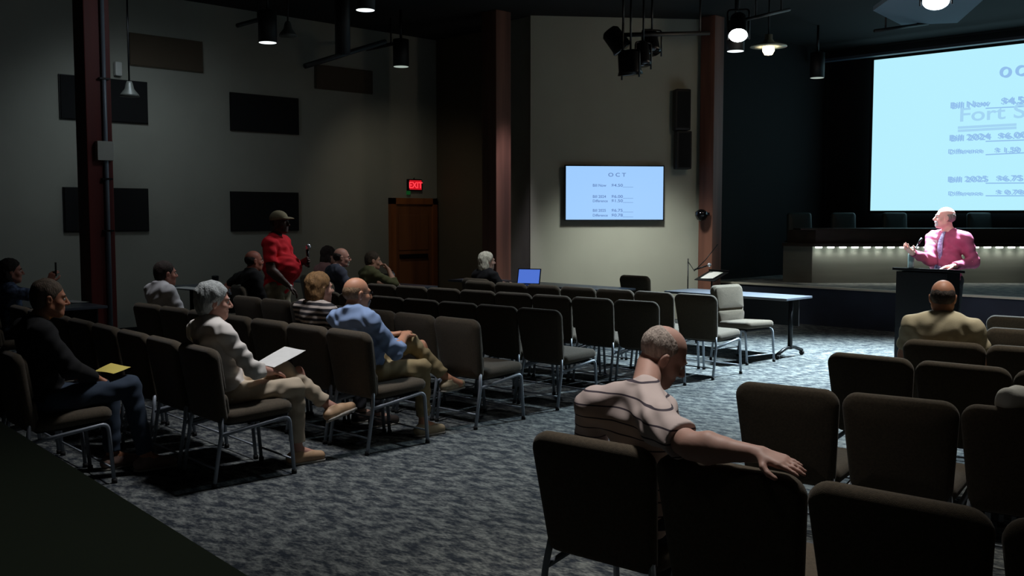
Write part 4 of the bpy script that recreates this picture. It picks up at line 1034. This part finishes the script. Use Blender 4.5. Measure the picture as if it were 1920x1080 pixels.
# standing man in red
def mic(root, J, hp, Rt, P0, zt, ya, xt): pass
loc = room(-2.6, 11.25); rz = rz_of((1, .75))
pr, J = person(loc, rz, 'standing man in red shirt and khaki cap speaking into a handheld microphone', base=STAND, h=.007,
       pose=dict(neck=(0, -.03, 1.5), head=(0, .03, 1.66), elR=(.26, .02, 1.14), wrR=(.2, .2, .97), elL=(-.27, .06, 1.14), wrL=(-.1, .25, 1.22), shL=(-.19, 0, 1.43), shR=(.2, -.02, 1.43)),
       head=(-8, 0, 0), skin=(78, 54, 44), hair='cap', hairc=(30, 26, 24), shirt=(228, 20, 40), trous=(150, 142, 118), belly=.085, build=1.1, curl=(1.0, .5), dirL=(.3, .9, .3), palmL=(.9, -.3, 0), wr=.006)
MB().tube([tuple(V3(*J['wrR'])+V3(0, -.01, .0)), tuple(V3(*J['wrR'])+V3(-.005, .02, -.02))], .033, 12).build('wristwatch', mat('pale_steel', (190, 195, 190), .3, .5), pr)
mp_ = Vector((-.065, .33, 1.28)); MI = MB().tube([(0, 0, -.12), (0, -.01, .08)], [.013, .018], 12)
mo = held(pr, MI, 'handheld_microphone', M_blackm, 'black handheld microphone with silver head in the standing man\'s hand', 'microphone', mp_)
MB().lathe([(0, .075), (.022, .085), (.029, .11), (.022, .135), (0, .145)], 16).build('mesh_head', mat('mic_silver', (200, 205, 215), .25, .6), mo)

# speaker in pink at lectern
loc = Vector((lc.location.x+.01, lc.location.y+.50, 0)); rz = rz_of((-.25, -1)); sc = 1.03
lh = lambda P: local(loc, rz, P, sc)
hr = at_depth(1710, 474, 11.45); er = at_depth(1745, 488, 11.75); hl = Vector((lc.location.x+.22, lc.location.y+.17, 1.165))
def tie(root, J, hp, Rt, P0, zt, ya, xt):
    Ls = np.linalg.norm(J['neck']-P0); pts = [P0+zt*Ls*t+ya*y for t, y in ((1.0, .09), (.95, .11), (.8, .148), (.6, .162), (.4, .175), (.15, .175))]
    MB().tube([tuple(p) for p in pts], [.02, .022, .03, .036, .042, .04], 8, flat=.25).build('necktie', mat('pale_tie', (190, 180, 220), .6, rgb2=(130, 120, 170), scale=40), root)
    p = P0+zt*Ls*.78+ya*.128-xt*-.085
    MB().box((-.03, -.003, -.022), (.03, .003, .022), Matrix.Translation(tuple(p))).build('name_badge', M_white, root)
person(loc, rz, 'standing man in pink shirt and pale tie speaking at the lectern, one hand raised', base=STAND, h=.006, scale=sc,
       pose=dict(elR=lh(er), wrR=lh(hr), wrL=lh(hl), elL=(-.25, -.12, 1.16), head=(.02, .04, 1.66), shR=(.2, 0, 1.43), shL=(-.21, -.02, 1.43)), head=(-42, 4, 0), skin=(236, 184, 170), hair='fringe', hairc=(140, 130, 124),
       shirt=(178, 84, 118), sleeve='long', trous=(40, 40, 44), beard=(225, 225, 225), build=1.1, belly=.03, curl=(.25, .25), dirR=tuple(Vector(lh(at_depth(1690, 455, 11.35)))-Vector(lh(hr))), palmR=(0, .3, 1), dirL=(.5, .75, -.1), palmL=(0, 0, -1), extra=tie, wr=.005)

# white-haired woman at the table
loc = room(-.27, 13.7); rz = rz_of((0, 1))
person(loc, rz, 'seated woman with white-blonde hair and black top at the table with a laptop', h=.008, pose=dict(head=(0, -.09, 1.12), neck=(0, -.13, .99), shL=(-.17, -.13, .93), shR=(.17, -.13, .93), wrL=(-.1, .2, .80), wrR=(.1, .2, .80)), head=(-20, 0, 0),
       skin=(210, 170, 150), hair='long', hairc=(250, 244, 222), shirt=(18, 18, 22), trous=(30, 30, 34), sleeve='long', build=.92)
dup(CH, loc+Vector((0, .0, 0)), rz, 'dark padded chair under the white-haired woman at the table', 'chairs along the tables')
# press table people
def at_seat(px, zc): return room((px-960)/FPX*zc, zc)
loc = at_seat(648, 13.2); rz = rz_of((.25, 1))
person(loc, rz, 'seated bearded bald man with glasses in grey shirt, near the wooden door', h=.008, pose=dict(head=(0, -.05, 1.19), wrL=(-.1, .2, .80), wrR=(.1, .2, .80)), head=(-20, -3, 0), skin=(204, 150, 130), hair='fringe', hairc=(60, 50, 46), shirt=(66, 70, 84), trous=(40, 40, 46), glasses=True, beard=(170, 165, 155), build=1.08, sleeve='long')
dup(CH, loc, rz, 'dark padded chair under the bearded man in grey', 'chairs along the tables')
loc = at_seat(617, 14.4)
person(loc, rz_of((0, 1)), 'seated dark-haired woman in dusty pink top facing a laptop', h=.009, pose=dict(head=(0, .0, 1.17), neck=(0, -.08, 1.03), shL=(-.17, -.07, .97), shR=(.17, -.07, .97), wrL=(-.1, .24, .80), wrR=(.1, .24, .80)), head=(-10, -6, 0), skin=(190, 140, 122), hair='long', hairc=(52, 36, 30), shirt=(168, 120, 116), trous=(30, 30, 34), build=.9)
dup(CH, loc, rz_of((0, 1)), 'dark padded chair under the woman in dusty pink', 'chairs along the tables')
loc = at_seat(697, 13.8); rz = rz_of((.2, 1))
person(loc, rz, 'seated person in olive top resting chin on hand beside the bearded man', h=.009, pose=dict(head=(0, .02, 1.12), neck=(0, -.05, 1.0), shL=(-.17, -.05, .94), shR=(.17, -.03, .94), elR=(.2, .24, .80), wrR=(.1, .2, 1.0), wrL=(-.05, .28, .8), elL=(-.22, .1, .78)), head=(-18, -3, 0), dirR=(-.4, -.3, .6), palmR=(-.5, -.8, 0), skin=(196, 146, 120), hair='short', hairc=(74, 60, 44), shirt=(86, 86, 52), sleeve='half', trous=(30, 30, 34), build=.95, curl=(.4, 1.0))
dup(CH, loc, rz, 'dark padded chair under the person in olive', 'chairs along the tables')
# dark-clad man behind the standing man
loc = at_seat(492, 12.3); rz = rz_of((.3, 1)); 
lw = lambda px, py, zc: local(loc, rz, at_depth(px, py, zc))
person(loc, rz, 'seated man in black jacket behind the standing man, arm stretched out sideways', h=.009, pose=dict(head=(0, -.1, 1.19), shL=(-.2, -.14, 1.0), elL=lw(447, 522, 12.7), wrL=lw(426, 534, 12.7)), dirL=tuple(Vector(lw(422, 548, 12.6))-Vector(lw(427, 534, 12.7))), skin=(180, 110, 90), hair='fringe', hairc=(50, 40, 36), shirt=(10, 10, 12), trous=(14, 14, 16), sleeve='long', build=1.15, curl=(.8, .4))
dup(CH, loc, rz, 'dark padded chair under the man in the black jacket', 'chairs along the tables')
p2 = at_seat(440, 12.75); dup(CH, p2, rz, 'dark padded chair under the outstretched arm of the man in black', 'chairs along the tables')
# person with phone at far left
loc = at_seat(36, 10.4); rz = rz_of((.2, 1)); 
lw = lambda px, py, zc: local(loc, rz, at_depth(px, py, zc))
pr, J = person(loc, rz, 'seated person in blue patterned shirt at the left edge raising a phone', h=.008, pose=dict(head=(.02, -.08, 1.17), neck=(0, -.13, 1.03), shL=(-.19, -.13, .97), shR=(.19, -.1, .97), elR=(.25, .12, .92), wrR=lw(93, 529, 10.35)), head=(-5, 0, 0), skin=(190, 130, 112), hair='long', hairc=(44, 34, 28),
       shirtm=mat('blue_pattern', (92, 110, 140), .9, rgb2=(30, 40, 62), scale=22), trous=(40, 40, 46), dirR=(.1, .35, 1), palmR=(-.6, .6, 0), curl=(.4, .9))
q = Vector(J['wrR'])+Vector((.01, .06, .13))
MBp = MB().box((-.036, -.004, -.07), (.036, .004, .07), bev=.003)
mo = held(pr, MBp, 'mobile_phone', M_blackm, 'dark phone held up by the person at the left edge', 'phone', q)
dup(CH, loc, rz, 'dark padded chair under the person raising a phone', 'chairs along the tables')
